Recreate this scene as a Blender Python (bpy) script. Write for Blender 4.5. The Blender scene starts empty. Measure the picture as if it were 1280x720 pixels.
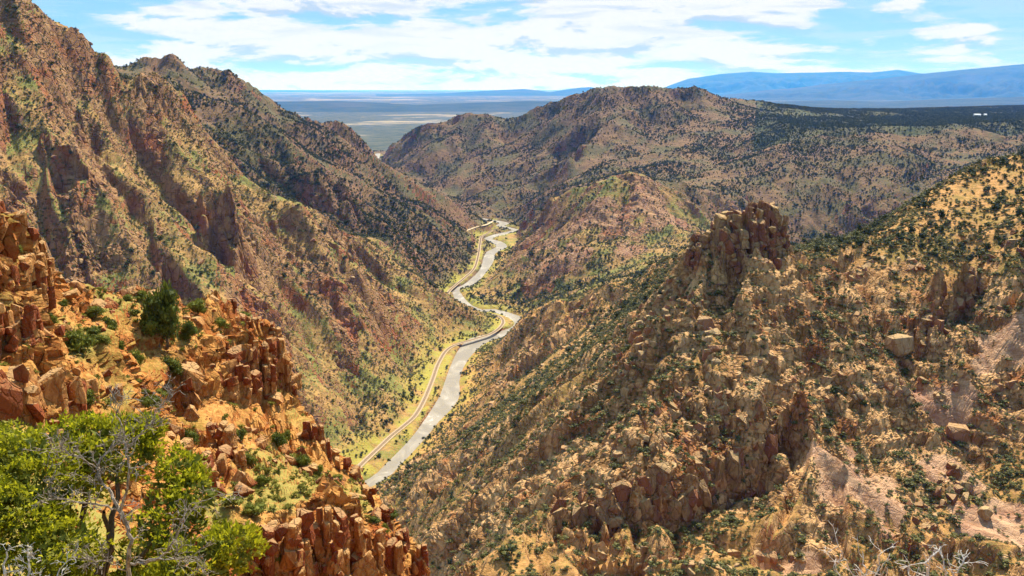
import bpy, bmesh, math, random
import numpy as np
from mathutils import Vector, Matrix

# ------------------------------------------------------------------ camera, sky, sun, exposure
C = bpy.context.scene.collection
scene = bpy.context.scene
F = 1108.0                       # focal length in photo pixels (1280 wide)
PITCH = math.atan(250.0 / F)
cam_d = bpy.data.cameras.new("camera")
cam_d.sensor_width = 36.0
cam_d.lens = 36.0 * F / 1280.0
cam_d.clip_start = 0.3
cam_d.clip_end = 400000.0
cam = bpy.data.objects.new("camera", cam_d)
C.objects.link(cam)
cam.rotation_euler = (math.pi / 2 - PITCH, 0, 0)
scene.camera = cam

SUN_ELEV, SUN_AZ = math.radians(53), math.radians(22)      # azimuth clockwise from +Y (right, ahead)
scene.view_settings.view_transform = 'Standard'
scene.view_settings.look = 'None'
scene.view_settings.exposure = 0.98
scene.view_settings.gamma = 1.0
scene.view_settings.use_curve_mapping = False
scene.cycles.volume_bounces = 1
scene.cycles.max_bounces = 6
scene.cycles.transparent_max_bounces = 8

sun_d = bpy.data.lights.new("sun", 'SUN')
sun_d.energy = 5.0
sun_d.angle = math.radians(0.5)
sun_d.color = (1.0, 0.94, 0.84)
sun = bpy.data.objects.new("sun", sun_d)
C.objects.link(sun)
sv = Vector((math.sin(SUN_AZ) * math.cos(SUN_ELEV), math.cos(SUN_AZ) * math.cos(SUN_ELEV), math.sin(SUN_ELEV)))
sun.rotation_euler = sv.to_track_quat('Z', 'Y').to_euler()


class NT:
    """small wrapper to write node trees tersely"""
    def __init__(s, tree):
        s.t = tree
        s.t.nodes.clear()

    def n(s, typ, ins=None, **kw):
        nd = s.t.nodes.new(typ)
        for k, v in kw.items():
            setattr(nd, k, v)
        for k, v in (ins or {}).items():
            sock = nd.inputs[k]
            if isinstance(v, bpy.types.NodeSocket):
                s.t.links.new(v, sock)
            else:
                sock.default_value = v
        return nd

    def math(s, op, a, b=0.0, c=0.0, clamp=False):
        return s.n('ShaderNodeMath', {0: a, 1: b, 2: c}, operation=op, use_clamp=clamp).outputs[0]

    def mix(s, f, a, b, blend='MIX'):
        nd = s.n('ShaderNodeMix', data_type='RGBA', blend_type=blend, clamp_factor=True)
        for k, v in ((0, f), (6, a), (7, b)):
            if isinstance(v, bpy.types.NodeSocket):
                s.t.links.new(v, nd.inputs[k])
            else:
                nd.inputs[k].default_value = v if k == 0 else (tuple(v) + (1.0,))[:4]
        return nd.outputs[2]

    def noise(s, vec, scale, detail=4, rough=0.55, dist=0.0):
        return s.n('ShaderNodeTexNoise', {'Vector': vec, 'Scale': scale, 'Detail': detail, 'Roughness': rough, 'Distortion': dist}).outputs[0]

    def ramp(s, f, lo, hi):
        return s.n('ShaderNodeMapRange', {0: f, 1: lo, 2: hi, 3: 0.0, 4: 1.0}, interpolation_type='SMOOTHSTEP').outputs[0]

    def scalevec(s, vec, xyz):
        return s.n('ShaderNodeVectorMath', {0: vec, 1: xyz}, operation='MULTIPLY').outputs[0]


world = bpy.data.worlds.new("World")
scene.world = world
world.use_nodes = True
w = NT(world.node_tree)
sky = w.n('ShaderNodeTexSky', sky_type='NISHITA', sun_disc=False, sun_elevation=SUN_ELEV, sun_rotation=SUN_AZ,
          altitude=1800.0, air_density=1.0, dust_density=0.6, ozone_density=2.0)
tc = w.n('ShaderNodeTexCoord').outputs['Generated']
sep = w.n('ShaderNodeSeparateXYZ', {0: tc})
el = sep.outputs[2]
az = w.math('ARCTAN2', sep.outputs[0], sep.outputs[1])
cv = w.n('ShaderNodeCombineXYZ', {0: w.math('MULTIPLY', az, 8.0), 1: w.math('MULTIPLY', el, 30.0), 2: 3.7}).outputs[0]
cvu = w.n('ShaderNodeCombineXYZ', {0: w.math('MULTIPLY', az, 8.0), 1: w.math('ADD', w.math('MULTIPLY', el, 30.0), 0.22), 2: 3.7}).outputs[0]
big = w.noise(cv, 1.0, 9, 0.60, 0.3)
bigu = w.noise(cvu, 1.0, 9, 0.60, 0.3)
cv2 = w.n('ShaderNodeCombineXYZ', {0: w.math('MULTIPLY', az, 9.0), 1: w.math('MULTIPLY', el, 70.0), 2: 9.1}).outputs[0]
strk = w.noise(cv2, 1.1, 6, 0.6, 0.5)
# the bank of cloud hangs over the middle of the view and thins out to the sides
bank = w.math('SUBTRACT', 1.0, w.math('POWER', w.math('ABSOLUTE', w.math('DIVIDE', w.math('ADD', az, 0.05), 0.42)), 3.0), clamp=True)
cov = w.math('ADD', w.math('ADD', w.math('MULTIPLY', w.math('SUBTRACT', big, 0.5), 1.5), 0.5), w.math('MULTIPLY', bank, 0.27))
cover = w.ramp(w.math('ADD', cov, w.math('MULTIPLY', w.math('SUBTRACT', strk, 0.5), 0.35)), 0.52, 0.70)
veil = w.math('MULTIPLY', w.ramp(strk, 0.38, 0.66), 0.30)
cover = w.math('MAXIMUM', cover, veil)
grey = w.math('MULTIPLY', w.ramp(strk, 0.50, 0.66), w.ramp(el, 0.025, 0.08))
grey = w.math('MAXIMUM', w.math('MULTIPLY', grey, 0.55), w.math('MULTIPLY', w.ramp(w.math('SUBTRACT', bigu, big), 0.015, 0.11), 0.9))
cloudc = w.mix(grey, (8.4, 8.6, 8.8), (4.6, 5.7, 6.9))
skyc = w.mix(0.7, sky.outputs[0], (2.3, 5.5, 8.8))
low = w.ramp(el, 0.0, 0.05)
skyc = w.mix(w.math('MULTIPLY', w.math('SUBTRACT', 1.0, low), 0.5), skyc, (5.2, 8.0, 9.6))
col = w.mix(cover, skyc, cloudc)
bg = w.n('ShaderNodeBackground', {0: col, 1: 0.057})
w.t.links.new(bg.outputs[0], w.n('ShaderNodeOutputWorld').inputs[0])

# ------------------------------------------------------------------ helpers
rng = np.random.RandomState(11)
random.seed(11)


def unproj(u, v, Y):
    """photo direction (u, v) followed to the forward distance Y, in metres from the viewpoint"""
    xc, yc = (u - 640.0) / F, -(v - 360.0) / F
    cp, sp = math.cos(PITCH), math.sin(PITCH)
    dx, dy, dz = xc, cp + yc * sp, -sp + yc * cp
    return (dx / dy * Y, Y, dz / dy * Y)


def on_level(u, v, z):
    xc, yc = (u - 640.0) / F, -(v - 360.0) / F
    cp, sp = math.cos(PITCH), math.sin(PITCH)
    dx, dy, dz = xc, cp + yc * sp, -sp + yc * cp
    k = z / dz
    return (dx * k, dy * k, z)


def project(p):
    x, y, z = p[..., 0], p[..., 1], p[..., 2]
    cp, sp = math.cos(PITCH), math.sin(PITCH)
    zc = y * cp - z * sp
    yc = y * sp + z * cp
    return 640 + F * x / zc, 360 - F * yc / zc, zc


T1 = rng.rand(256, 256).astype(np.float32)
T2 = rng.rand(256, 256).astype(np.float32)
T3 = rng.rand(256, 256).astype(np.float32)


def vnoise(x, y, T=T1):
    xi, yi = np.floor(x), np.floor(y)
    fx, fy = (x - xi).astype(np.float32), (y - yi).astype(np.float32)
    xi, yi = xi.astype(np.int32), yi.astype(np.int32)
    fx = fx * fx * fx * (fx * (fx * 6 - 15) + 10)
    fy = fy * fy * fy * (fy * (fy * 6 - 15) + 10)
    x0, y0, x1, y1 = xi & 255, yi & 255, (xi + 1) & 255, (yi + 1) & 255
    a, b, c, d = T[x0, y0], T[x1, y0], T[x0, y1], T[x1, y1]
    return (a + (b - a) * fx + (c - a) * fy + (a - b - c + d) * fx * fy) * 2 - 1


def fbm(x, y, octs=4, gain=0.5):
    s, a, t = 0, 1.0, 0
    for k in range(octs):
        s = s + a * vnoise(x * 0.8 + y * 0.6 + 17.3 * k, y * 0.8 - x * 0.6 + 9.1 * k)
        t += a
        a *= gain
        x, y = x * 2.03, y * 2.03
    return s / t


def ridged(x, y, octs=4, gain=0.5):
    s, a, t = 0, 1.0, 0
    for k in range(octs):
        n = 1 - np.abs(vnoise(x * 0.8 + y * 0.6 + 31.7 * k, y * 0.8 - x * 0.6 + 5.3 * k, T2)) * 1.6
        s = s + a * n
        t += a
        a *= gain
        x, y = x * 2.1, y * 2.1
    return s / t


def sstep(a, b, x):
    t = np.clip((x - a) / (b - a), 0, 1)
    return t * t * (3 - 2 * t)


def voronoi(x, y):
    """F1, F2 distances and the random value of the nearest cell"""
    xi, yi = np.floor(x).astype(np.int32), np.floor(y).astype(np.int32)
    f1 = np.full(x.shape, 9.0, np.float32)
    f2 = f1.copy()
    cr = np.zeros(x.shape, np.float32)
    for i in (-1, 0, 1):
        for j in (-1, 0, 1):
            a, b = (xi + i) & 255, (yi + j) & 255
            dx = (xi + i + T1[a, b] - x).astype(np.float32)
            dy = (yi + j + T2[a, b] - y).astype(np.float32)
            d = np.abs(dx) * 0.5 + np.sqrt(dx * dx + dy * dy) * 0.7
            nearer = d < f1
            f2 = np.where(nearer, f1, np.minimum(f2, d))
            cr = np.where(nearer, T3[a, b], cr)
            f1 = np.minimum(f1, d)
    return f1, f2, cr


def gullies(x, y, cell, gx, gy):
    """stripes running down the slope (gx, gy); value in -1..1 and its gradient"""
    X, Y = x / cell, y / cell
    L = np.sqrt(gx * gx + gy * gy) + 1e-6
    px, py = -gy / L, gx / L
    xi, yi = np.floor(X).astype(np.int32), np.floor(Y).astype(np.int32)
    s = np.zeros(x.shape, np.float32)
    wt = s + 1e-6
    dxs, dys = s.copy(), s.copy()
    for i in (-1, 0, 1, 2):
        for j in (-1, 0, 1, 2):
            a, b = (xi + i) & 255, (yi + j) & 255
            vx = (X - (xi + i) - (T1[a, b] - 0.5)).astype(np.float32)
            vy = (Y - (yi + j) - (T2[a, b] - 0.5)).astype(np.float32)
            ww = np.exp(-(vx * vx + vy * vy) * 2.0)
            ph = (vx * px + vy * py) * 6.2832
            s += np.cos(ph) * ww
            sn = -np.sin(ph) * ww
            dxs += sn * px
            dys += sn * py
            wt += ww
    return s / wt, dxs / wt, dys / wt


def catmull(P, n=8):
    P = [np.array(p, float) for p in P]
    out = []
    for i in range(len(P) - 1):
        p0, p1, p2, p3 = P[max(i - 1, 0)], P[i], P[i + 1], P[min(i + 2, len(P) - 1)]
        for k in range(n):
            t = k / n
            out.append(0.5 * (2 * p1 + (p2 - p0) * t + (2 * p0 - 5 * p1 + 4 * p2 - p3) * t * t + (3 * p1 - p0 - 3 * p2 + p3) * t ** 3))
    out.append(P[-1])
    return np.array(out)


def seg_dist(x, y, line, vals=None):
    """distance from points to a polyline, with a value interpolated along it"""
    best = np.full(x.shape, 1e9, np.float32)
    val = np.zeros(x.shape, np.float32)
    for i in range(len(line) - 1):
        ax, ay = line[i][0], line[i][1]
        bx, by = line[i + 1][0] - ax, line[i + 1][1] - ay
        t = np.clip(((x - ax) * bx + (y - ay) * by) / (bx * bx + by * by + 1e-9), 0, 1)
        d = np.hypot(x - ax - t * bx, y - ay - t * by)
        m = d < best
        best = np.where(m, d, best)
        if vals is not None:
            val = np.where(m, vals[i] + (vals[i + 1] - vals[i]) * t, val)
    return best, val


def link(name, me, mat=None, parent=None):
    o = bpy.data.objects.new(name, me)
    C.objects.link(o)
    if mat is not None and not me.materials:
        me.materials.append(mat)
    if parent is not None:
        o.parent = parent
    return o


def np_mesh(name, V, faces, smooth=False):
    """mesh from an (n,3) array and an (m,3|4) index array"""
    me = bpy.data.meshes.new(name)
    faces = np.asarray(faces, np.int32)
    k = faces.shape[1]
    me.vertices.add(len(V))
    me.vertices.foreach_set('co', np.asarray(V, np.float32).ravel())
    me.loops.add(faces.size)
    me.loops.foreach_set('vertex_index', faces.ravel())
    me.polygons.add(len(faces))
    me.polygons.foreach_set('loop_start', np.arange(0, faces.size, k, dtype=np.int32))
    me.polygons.foreach_set('use_smooth', np.full(len(faces), smooth))
    me.update(calc_edges=True)
    return me


def attr(me, name, a):
    at = me.attributes.new(name, 'FLOAT', 'POINT')
    at.data.foreach_set('value', np.asarray(a, np.float32))


def thing(name, label, cat, loc=(0, 0, 0), rotz=0.0, group=None):
    o = bpy.data.objects.new(name, None)
    C.objects.link(o)
    o.location = loc
    o.rotation_euler = (0, 0, rotz)
    o.empty_display_size = 0.5
    tag(o, label, cat, group)
    return o


def tag(o, label, cat, group=None):
    o['label'] = label
    o['category'] = cat
    if group:
        o['group'] = group
    return o


def kind(o, k, label=None):
    o['kind'] = k
    if label:
        o['label'] = label
    return o


def dup(root, loc, rotz, scale, label=None):
    r = root.copy()
    C.objects.link(r)
    r.location = loc
    r.rotation_euler = (0, 0, rotz)
    r.scale = scale
    if label:
        r['label'] = label
    for ch in root.children:
        c = ch.copy()
        C.objects.link(c)
        c.parent = r
    return r


# ------------------------------------------------------------------ materials
def mat_new(name):
    m = bpy.data.materials.new(name)
    m.use_nodes = True
    return m, NT(m.node_tree)


def finish(m, t, color, rough=0.9, bump=None, bdist=0.3, bstr=0.6, spec=0.15, extra=None):
    ins = {'Base Color': color, 'Roughness': rough, 'Specular IOR Level': spec}
    if bump is not None:
        ins['Normal'] = t.n('ShaderNodeBump', {'Height': bump, 'Distance': bdist, 'Strength': bstr}).outputs[0]
    ins.update(extra or {})
    b = t.n('ShaderNodeBsdfPrincipled', ins)
    t.t.links.new(b.outputs[0], t.n('ShaderNodeOutputMaterial').inputs[0])
    return m


def ground_material(name, unit, soil_a, soil_b, grass_c, rock_a, rock_b, rock_c, bdist, grassy=0.5, verge_c=(0.33, 0.29, 0.05)):
    """dry soil, grass tufts and bare rock; unit = size in metres of the middle sized pattern"""
    soil_a, soil_b, rock_a, rock_b, rock_c = [(c[0] * 1.04, c[1] * 0.95, c[2] * 0.78) for c in (soil_a, soil_b, rock_a, rock_b, rock_c)]
    m, t = mat_new(name)
    pos = t.n('ShaderNodeNewGeometry').outputs['Position']
    tn = t.n('ShaderNodeSeparateXYZ', {0: t.n('ShaderNodeNewGeometry').outputs['True Normal']}).outputs[2]
    rock = t.n('ShaderNodeAttribute', attribute_name='rock').outputs['Fac']
    grass = t.n('ShaderNodeAttribute', attribute_name='grass').outputs['Fac']
    n1 = t.noise(pos, 1.0 / (unit * 6), 5, 0.6)
    n2 = t.noise(pos, 1.0 / unit, 6, 0.65, 0.4)
    n3 = t.noise(pos, 3.7 / unit, 5, 0.7)
    n4 = t.noise(t.scalevec(pos, (1.0, 1.0, 2.4)), 0.45 / unit, 6, 0.7, 1.2)
    soil = t.mix(t.ramp(n2, 0.38, 0.62), soil_a, soil_b)
    soil = t.mix(t.math('MULTIPLY', t.ramp(n3, 0.52, 0.68), 0.55), soil, tuple(min(1, c * 1.5) for c in soil_b))
    gmask = t.math('MULTIPLY', t.ramp(t.math('ADD', n3, t.math('MULTIPLY', t.math('SUBTRACT', n1, 0.5), 1.2)), 0.47, 0.60), grassy)
    ground = t.mix(t.math('MINIMUM', gmask, 0.9), soil, grass_c)
    ground = t.mix(t.math('MULTIPLY', grass, t.ramp(n3, 0.30, 0.52)), ground, verge_c)
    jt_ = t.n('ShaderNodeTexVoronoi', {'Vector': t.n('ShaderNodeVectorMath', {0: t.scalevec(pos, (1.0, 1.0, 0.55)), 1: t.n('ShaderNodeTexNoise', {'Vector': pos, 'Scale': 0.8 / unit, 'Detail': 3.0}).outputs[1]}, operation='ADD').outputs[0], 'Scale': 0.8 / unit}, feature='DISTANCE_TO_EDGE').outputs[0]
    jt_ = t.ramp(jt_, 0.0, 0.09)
    tone = t.n('ShaderNodeAttribute', attribute_name='tone').outputs['Fac']
    slab = t.n('ShaderNodeAttribute', attribute_name='slab').outputs['Fac']
    rk = t.mix(t.ramp(t.math('ADD', n4, t.math('MULTIPLY', tone, 0.22)), 0.38, 0.62), rock_a, rock_b)
    rk = t.mix(t.math('MULTIPLY', t.ramp(n1, 0.50, 0.66), 0.8), rk, rock_c)
    rk = t.mix(t.math('MULTIPLY', t.ramp(n3, 0.56, 0.70), 0.5), rk, tuple(min(1, c * 0.45) for c in rock_a))
    rk = t.mix(t.math('MULTIPLY', slab, 0.6), rk, t.mix(t.ramp(n4, 0.36, 0.60), (0.36, 0.19, 0.115), (0.52, 0.32, 0.215)))
    steep = t.ramp(t.math('ADD', tn, t.math('MULTIPLY', t.math('SUBTRACT', n2, 0.5), 0.35)), 0.74, 0.52)
    rmask = t.math('MAXIMUM', rock, steep)
    rmask = t.ramp(t.math('ADD', rmask, t.math('MULTIPLY', t.math('SUBTRACT', n2, 0.5), 0.9)), 0.38, 0.62)
    colr = t.mix(rmask, ground, rk)
    bump = t.math('ADD', n2, t.math('MULTIPLY', n3, 0.5))
    bump = t.math('ADD', bump, t.math('MULTIPLY', n4, 0.8))
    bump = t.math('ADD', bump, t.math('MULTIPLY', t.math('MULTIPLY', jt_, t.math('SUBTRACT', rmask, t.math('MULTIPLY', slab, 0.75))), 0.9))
    return finish(m, t, colr, 0.95, bump, bdist, 0.9, 0.1)


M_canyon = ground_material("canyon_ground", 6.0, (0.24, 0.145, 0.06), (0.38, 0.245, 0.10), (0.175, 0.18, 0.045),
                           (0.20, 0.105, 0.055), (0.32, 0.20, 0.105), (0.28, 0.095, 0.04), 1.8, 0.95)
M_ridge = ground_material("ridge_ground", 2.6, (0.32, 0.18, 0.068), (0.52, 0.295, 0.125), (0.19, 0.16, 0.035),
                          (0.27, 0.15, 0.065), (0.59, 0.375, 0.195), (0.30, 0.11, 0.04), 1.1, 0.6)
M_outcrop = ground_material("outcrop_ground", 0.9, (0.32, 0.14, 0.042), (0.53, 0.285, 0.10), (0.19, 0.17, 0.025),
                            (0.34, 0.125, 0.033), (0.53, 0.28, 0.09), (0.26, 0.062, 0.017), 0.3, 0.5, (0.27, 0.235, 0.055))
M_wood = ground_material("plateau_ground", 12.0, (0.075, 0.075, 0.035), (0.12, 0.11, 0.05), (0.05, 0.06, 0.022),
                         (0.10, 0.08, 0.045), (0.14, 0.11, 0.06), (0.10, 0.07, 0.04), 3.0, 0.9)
M_far = ground_material("far_hill_ground", 12.0, (0.125, 0.078, 0.045), (0.185, 0.118, 0.064), (0.085, 0.082, 0.03),
                        (0.17, 0.09, 0.055), (0.25, 0.15, 0.09), (0.22, 0.075, 0.04), 3.0, 0.8)


def rock_material(name, a, b, c, unit, bdist):
    m, t = mat_new(name)
    pos = t.n('ShaderNodeNewGeometry').outputs['Position']
    rnd = t.n('ShaderNodeObjectInfo').outputs['Random']
    n1 = t.noise(pos, 0.35 / unit, 5, 0.6, 0.5)
    n2 = t.noise(t.scalevec(pos, (1, 1, 0.35)), 2.2 / unit, 6, 0.7, 0.8)
    n3 = t.noise(pos, 7.0 / unit, 4, 0.7)
    colr = t.mix(t.ramp(n2, 0.36, 0.64), a, b)
    colr = t.mix(t.ramp(t.math('ADD', n1, t.math('MULTIPLY', t.math('SUBTRACT', rnd, 0.5), 0.55)), 0.44, 0.62), colr, c)
    colr = t.mix(t.math('MULTIPLY', t.ramp(n3, 0.55, 0.72), 0.6), colr, tuple(x * 0.4 for x in a))
    up = t.n('ShaderNodeSeparateXYZ', {0: t.n('ShaderNodeNewGeometry').outputs['True Normal']}).outputs[2]
    dust = t.math('MULTIPLY', t.ramp(t.math('ADD', up, t.math('MULTIPLY', t.math('SUBTRACT', n3, 0.5), 0.6)), 0.55, 0.9), 0.6)
    colr = t.mix(dust, colr, (0.48, 0.31, 0.14))
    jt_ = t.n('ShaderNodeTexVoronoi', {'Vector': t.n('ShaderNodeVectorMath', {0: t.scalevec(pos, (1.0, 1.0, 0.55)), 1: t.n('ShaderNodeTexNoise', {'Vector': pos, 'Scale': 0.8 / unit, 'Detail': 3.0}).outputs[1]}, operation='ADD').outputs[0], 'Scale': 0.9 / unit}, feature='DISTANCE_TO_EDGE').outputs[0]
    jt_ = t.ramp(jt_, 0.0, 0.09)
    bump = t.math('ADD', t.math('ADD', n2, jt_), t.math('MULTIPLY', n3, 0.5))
    return finish(m, t, colr, 0.92, bump, bdist, 0.8, 0.15)


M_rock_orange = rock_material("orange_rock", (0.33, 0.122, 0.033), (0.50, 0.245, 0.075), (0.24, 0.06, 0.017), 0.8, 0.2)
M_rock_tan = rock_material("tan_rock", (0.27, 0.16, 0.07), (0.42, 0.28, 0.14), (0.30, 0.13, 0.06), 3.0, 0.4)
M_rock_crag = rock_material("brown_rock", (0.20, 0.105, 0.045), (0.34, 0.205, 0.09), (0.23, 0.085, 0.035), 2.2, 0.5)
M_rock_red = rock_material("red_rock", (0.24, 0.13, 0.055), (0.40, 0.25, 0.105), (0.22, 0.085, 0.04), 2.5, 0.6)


def leaf_material(name, dark, mid, light, trans=0.25):
    m, t = mat_new(name)
    pos = t.n('ShaderNodeNewGeometry').outputs['Position']
    rnd = t.n('ShaderNodeObjectInfo').outputs['Random']
    rpi = t.n('ShaderNodeNewGeometry').outputs['Random Per Island']
    f = t.math('ADD', t.math('MULTIPLY', rpi, 0.6), t.math('MULTIPLY', rnd, 0.4))
    colr = t.mix(t.ramp(f, 0.1, 0.6), dark, mid)
    colr = t.mix(t.ramp(f, 0.55, 0.95), colr, light)
    b = t.n('ShaderNodeBsdfPrincipled', {'Base Color': colr, 'Roughness': 0.75, 'Specular IOR Level': 0.2})
    tr = t.n('ShaderNodeBsdfTranslucent', {'Color': colr})
    mx = t.n('ShaderNodeMixShader', {0: trans, 1: b.outputs[0], 2: tr.outputs[0]})
    t.t.links.new(mx.outputs[0], t.n('ShaderNodeOutputMaterial').inputs[0])
    return m


M_leaf_near = leaf_material("juniper_foliage", (0.13, 0.145, 0.006), (0.40, 0.38, 0.014), (0.60, 0.53, 0.03), 0.5)
M_leaf_shrub = leaf_material("shrub_foliage", (0.055, 0.07, 0.01), (0.13, 0.15, 0.018), (0.25, 0.24, 0.035), 0.3)
M_leaf_slope = leaf_material("slope_juniper_foliage", (0.024, 0.034, 0.009), (0.05, 0.060, 0.015), (0.12, 0.115, 0.028), 0.15)
M_leaf_scrub = leaf_material("scrub_foliage", (0.055, 0.06, 0.018), (0.115, 0.11, 0.03), (0.20, 0.175, 0.05), 0.15)


def bark_material(name, a, b):
    m, t = mat_new(name)
    pos = t.n('ShaderNodeTexCoord').outputs['Object']
    n = t.noise(t.scalevec(pos, (9, 9, 3)), 3.0, 6, 0.7, 0.6)
    return finish(m, t, t.mix(t.ramp(n, 0.36, 0.64), a, b), 0.9, n, 0.02, 0.8)


M_bark = bark_material("bark", (0.10, 0.065, 0.04), (0.20, 0.14, 0.09))
M_bleached = bark_material("bleached_wood", (0.38, 0.33, 0.28), (0.68, 0.63, 0.56))
M_dead = bark_material("weathered_wood", (0.12, 0.088, 0.064), (0.40, 0.33, 0.26))

m, t = mat_new("river_water")
pos = t.n('ShaderNodeNewGeometry').outputs['Position']
rn = t.noise(pos, 0.16, 5, 0.6, 0.8)
rf = t.noise(t.scalevec(pos, (1, 0.5, 1)), 0.05, 4, 0.6, 1.0)
wc = t.mix(t.ramp(rf, 0.42, 0.62), (0.235, 0.20, 0.15), (0.32, 0.275, 0.21))
wc = t.mix(t.math('MULTIPLY', t.ramp(t.math('ADD', t.math('MULTIPLY', rn, 0.4), t.math('MULTIPLY', rf, 0.6)), 0.57, 0.64), 0.6), wc, (0.62, 0.60, 0.56))
M_water = finish(m, t, wc, 0.36, t.noise(pos, 0.6, 4, 0.6), 0.35, 0.8, 0.22)

m, t = mat_new("track_ballast")
pos = t.n('ShaderNodeNewGeometry').outputs['Position']
M_ballast = finish(m, t, t.mix(t.ramp(t.noise(pos, 0.8, 5, 0.7), 0.4, 0.6), (0.32, 0.225, 0.135), (0.43, 0.315, 0.19)), 0.95)
m, t = mat_new("dirt_road")
pos = t.n('ShaderNodeNewGeometry').outputs['Position']
M_dirt = finish(m, t, t.mix(t.ramp(t.noise(pos, 0.5, 5, 0.7), 0.4, 0.6), (0.46, 0.34, 0.20), (0.56, 0.43, 0.27)), 0.95)
m, t = mat_new("rail_steel")
M_rail = finish(m, t, (0.22, 0.15, 0.11, 1), 0.45, None, extra={'Metallic': 0.7})
m, t = mat_new("tie_wood")
M_tie = finish(m, t, (0.22, 0.15, 0.09, 1), 0.9)

# ------------------------------------------------------------------ the river, the railway, the dirt road (in plan)
ZR = -300.0
river_px = [(460, 474, 601), (485, 502, 578), (500, 519, 562), (513, 536, 545), (525, 552, 526), (536, 571, 508), (545, 579, 493),
            (554, 577, 473), (563, 588, 449), (574, 612, 428), (604, 640, 419), (632, 662, 411), (640, 664, 403), (628, 650, 395),
            (606, 624, 388), (590, 610, 389), (572, 592, 382), (564, 580, 370), (563, 577, 362), (574, 592, 357), (585, 602, 349), (597, 612, 337), (600, 620, 325),
            (604, 622, 316), (618, 636, 309), (612, 631, 303), (602, 617, 299), (609, 626, 295), (626, 643, 291), (638, 652, 288),
            (626, 641, 285), (617, 632, 282)]
rc, rw = [], []
for a, b, v in river_px:
    A, B = np.array(on_level(a, v, ZR)), np.array(on_level(b, v, ZR))
    rc.append((A + B)[:2] / 2)
    rw.append(np.hypot(*(B - A)[:2]) * 0.5)
# the parts out of sight: downstream behind the near spur, upstream through the gorge mouth
pre = [(-330, 330), (-290, 440), (-215, 540), (-150, 600)]
post = [(-18, 2000), (-75, 2065), (-165, 2115), (-300, 2230), (-400, 2500), (-500, 2900), (-560, 3600), (-640, 4300)]
rc = [np.array(p, float) for p in pre] + rc + [np.array(p, float) for p in post]
rw = [16.0] * len(pre) + rw + [16.0] * len(post)
RIVER = catmull([np.append(p, q * 0.78) for p, q in zip(rc, rw)], 5)
RIVER[:, 2] = np.clip(RIVER[:, 2] * 0.86, 5.0, 14)

ZT = -296.2
track_px = [(440, 592), (455, 577), (472, 561), (490, 544), (505, 532), (519, 519), (530, 500), (540, 476), (549, 452), (563, 434), (594, 423.5),
            (614, 417), (625, 409), (629, 402), (625, 396), (614, 393), (594, 396), (574, 391), (560, 378), (560, 366), (570, 356), (582, 346), (593, 335), (598, 318), (600, 304),
            (602, 296), (614, 288), (612, 279)]
TRACK = catmull([on_level(u, v, ZT)[:2] for u, v in track_px], 6)
TRACK = np.vstack([[(-235, 560), (-175, 640)], TRACK[2:], [(-70, 2040), (-165, 2085), (-300, 2200), (-420, 2500)]])
road_px = [(548, 303), (569, 294), (581, 289), (594, 284), (607, 281), (616, 276.5)]
ROAD = catmull([on_level(u, v, -284.0)[:2] for u, v in road_px], 6)

# ------------------------------------------------------------------ the lie of the land: crest, slope and valley lines
def L(*p):
    return [unproj(*q) for q in p]


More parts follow.
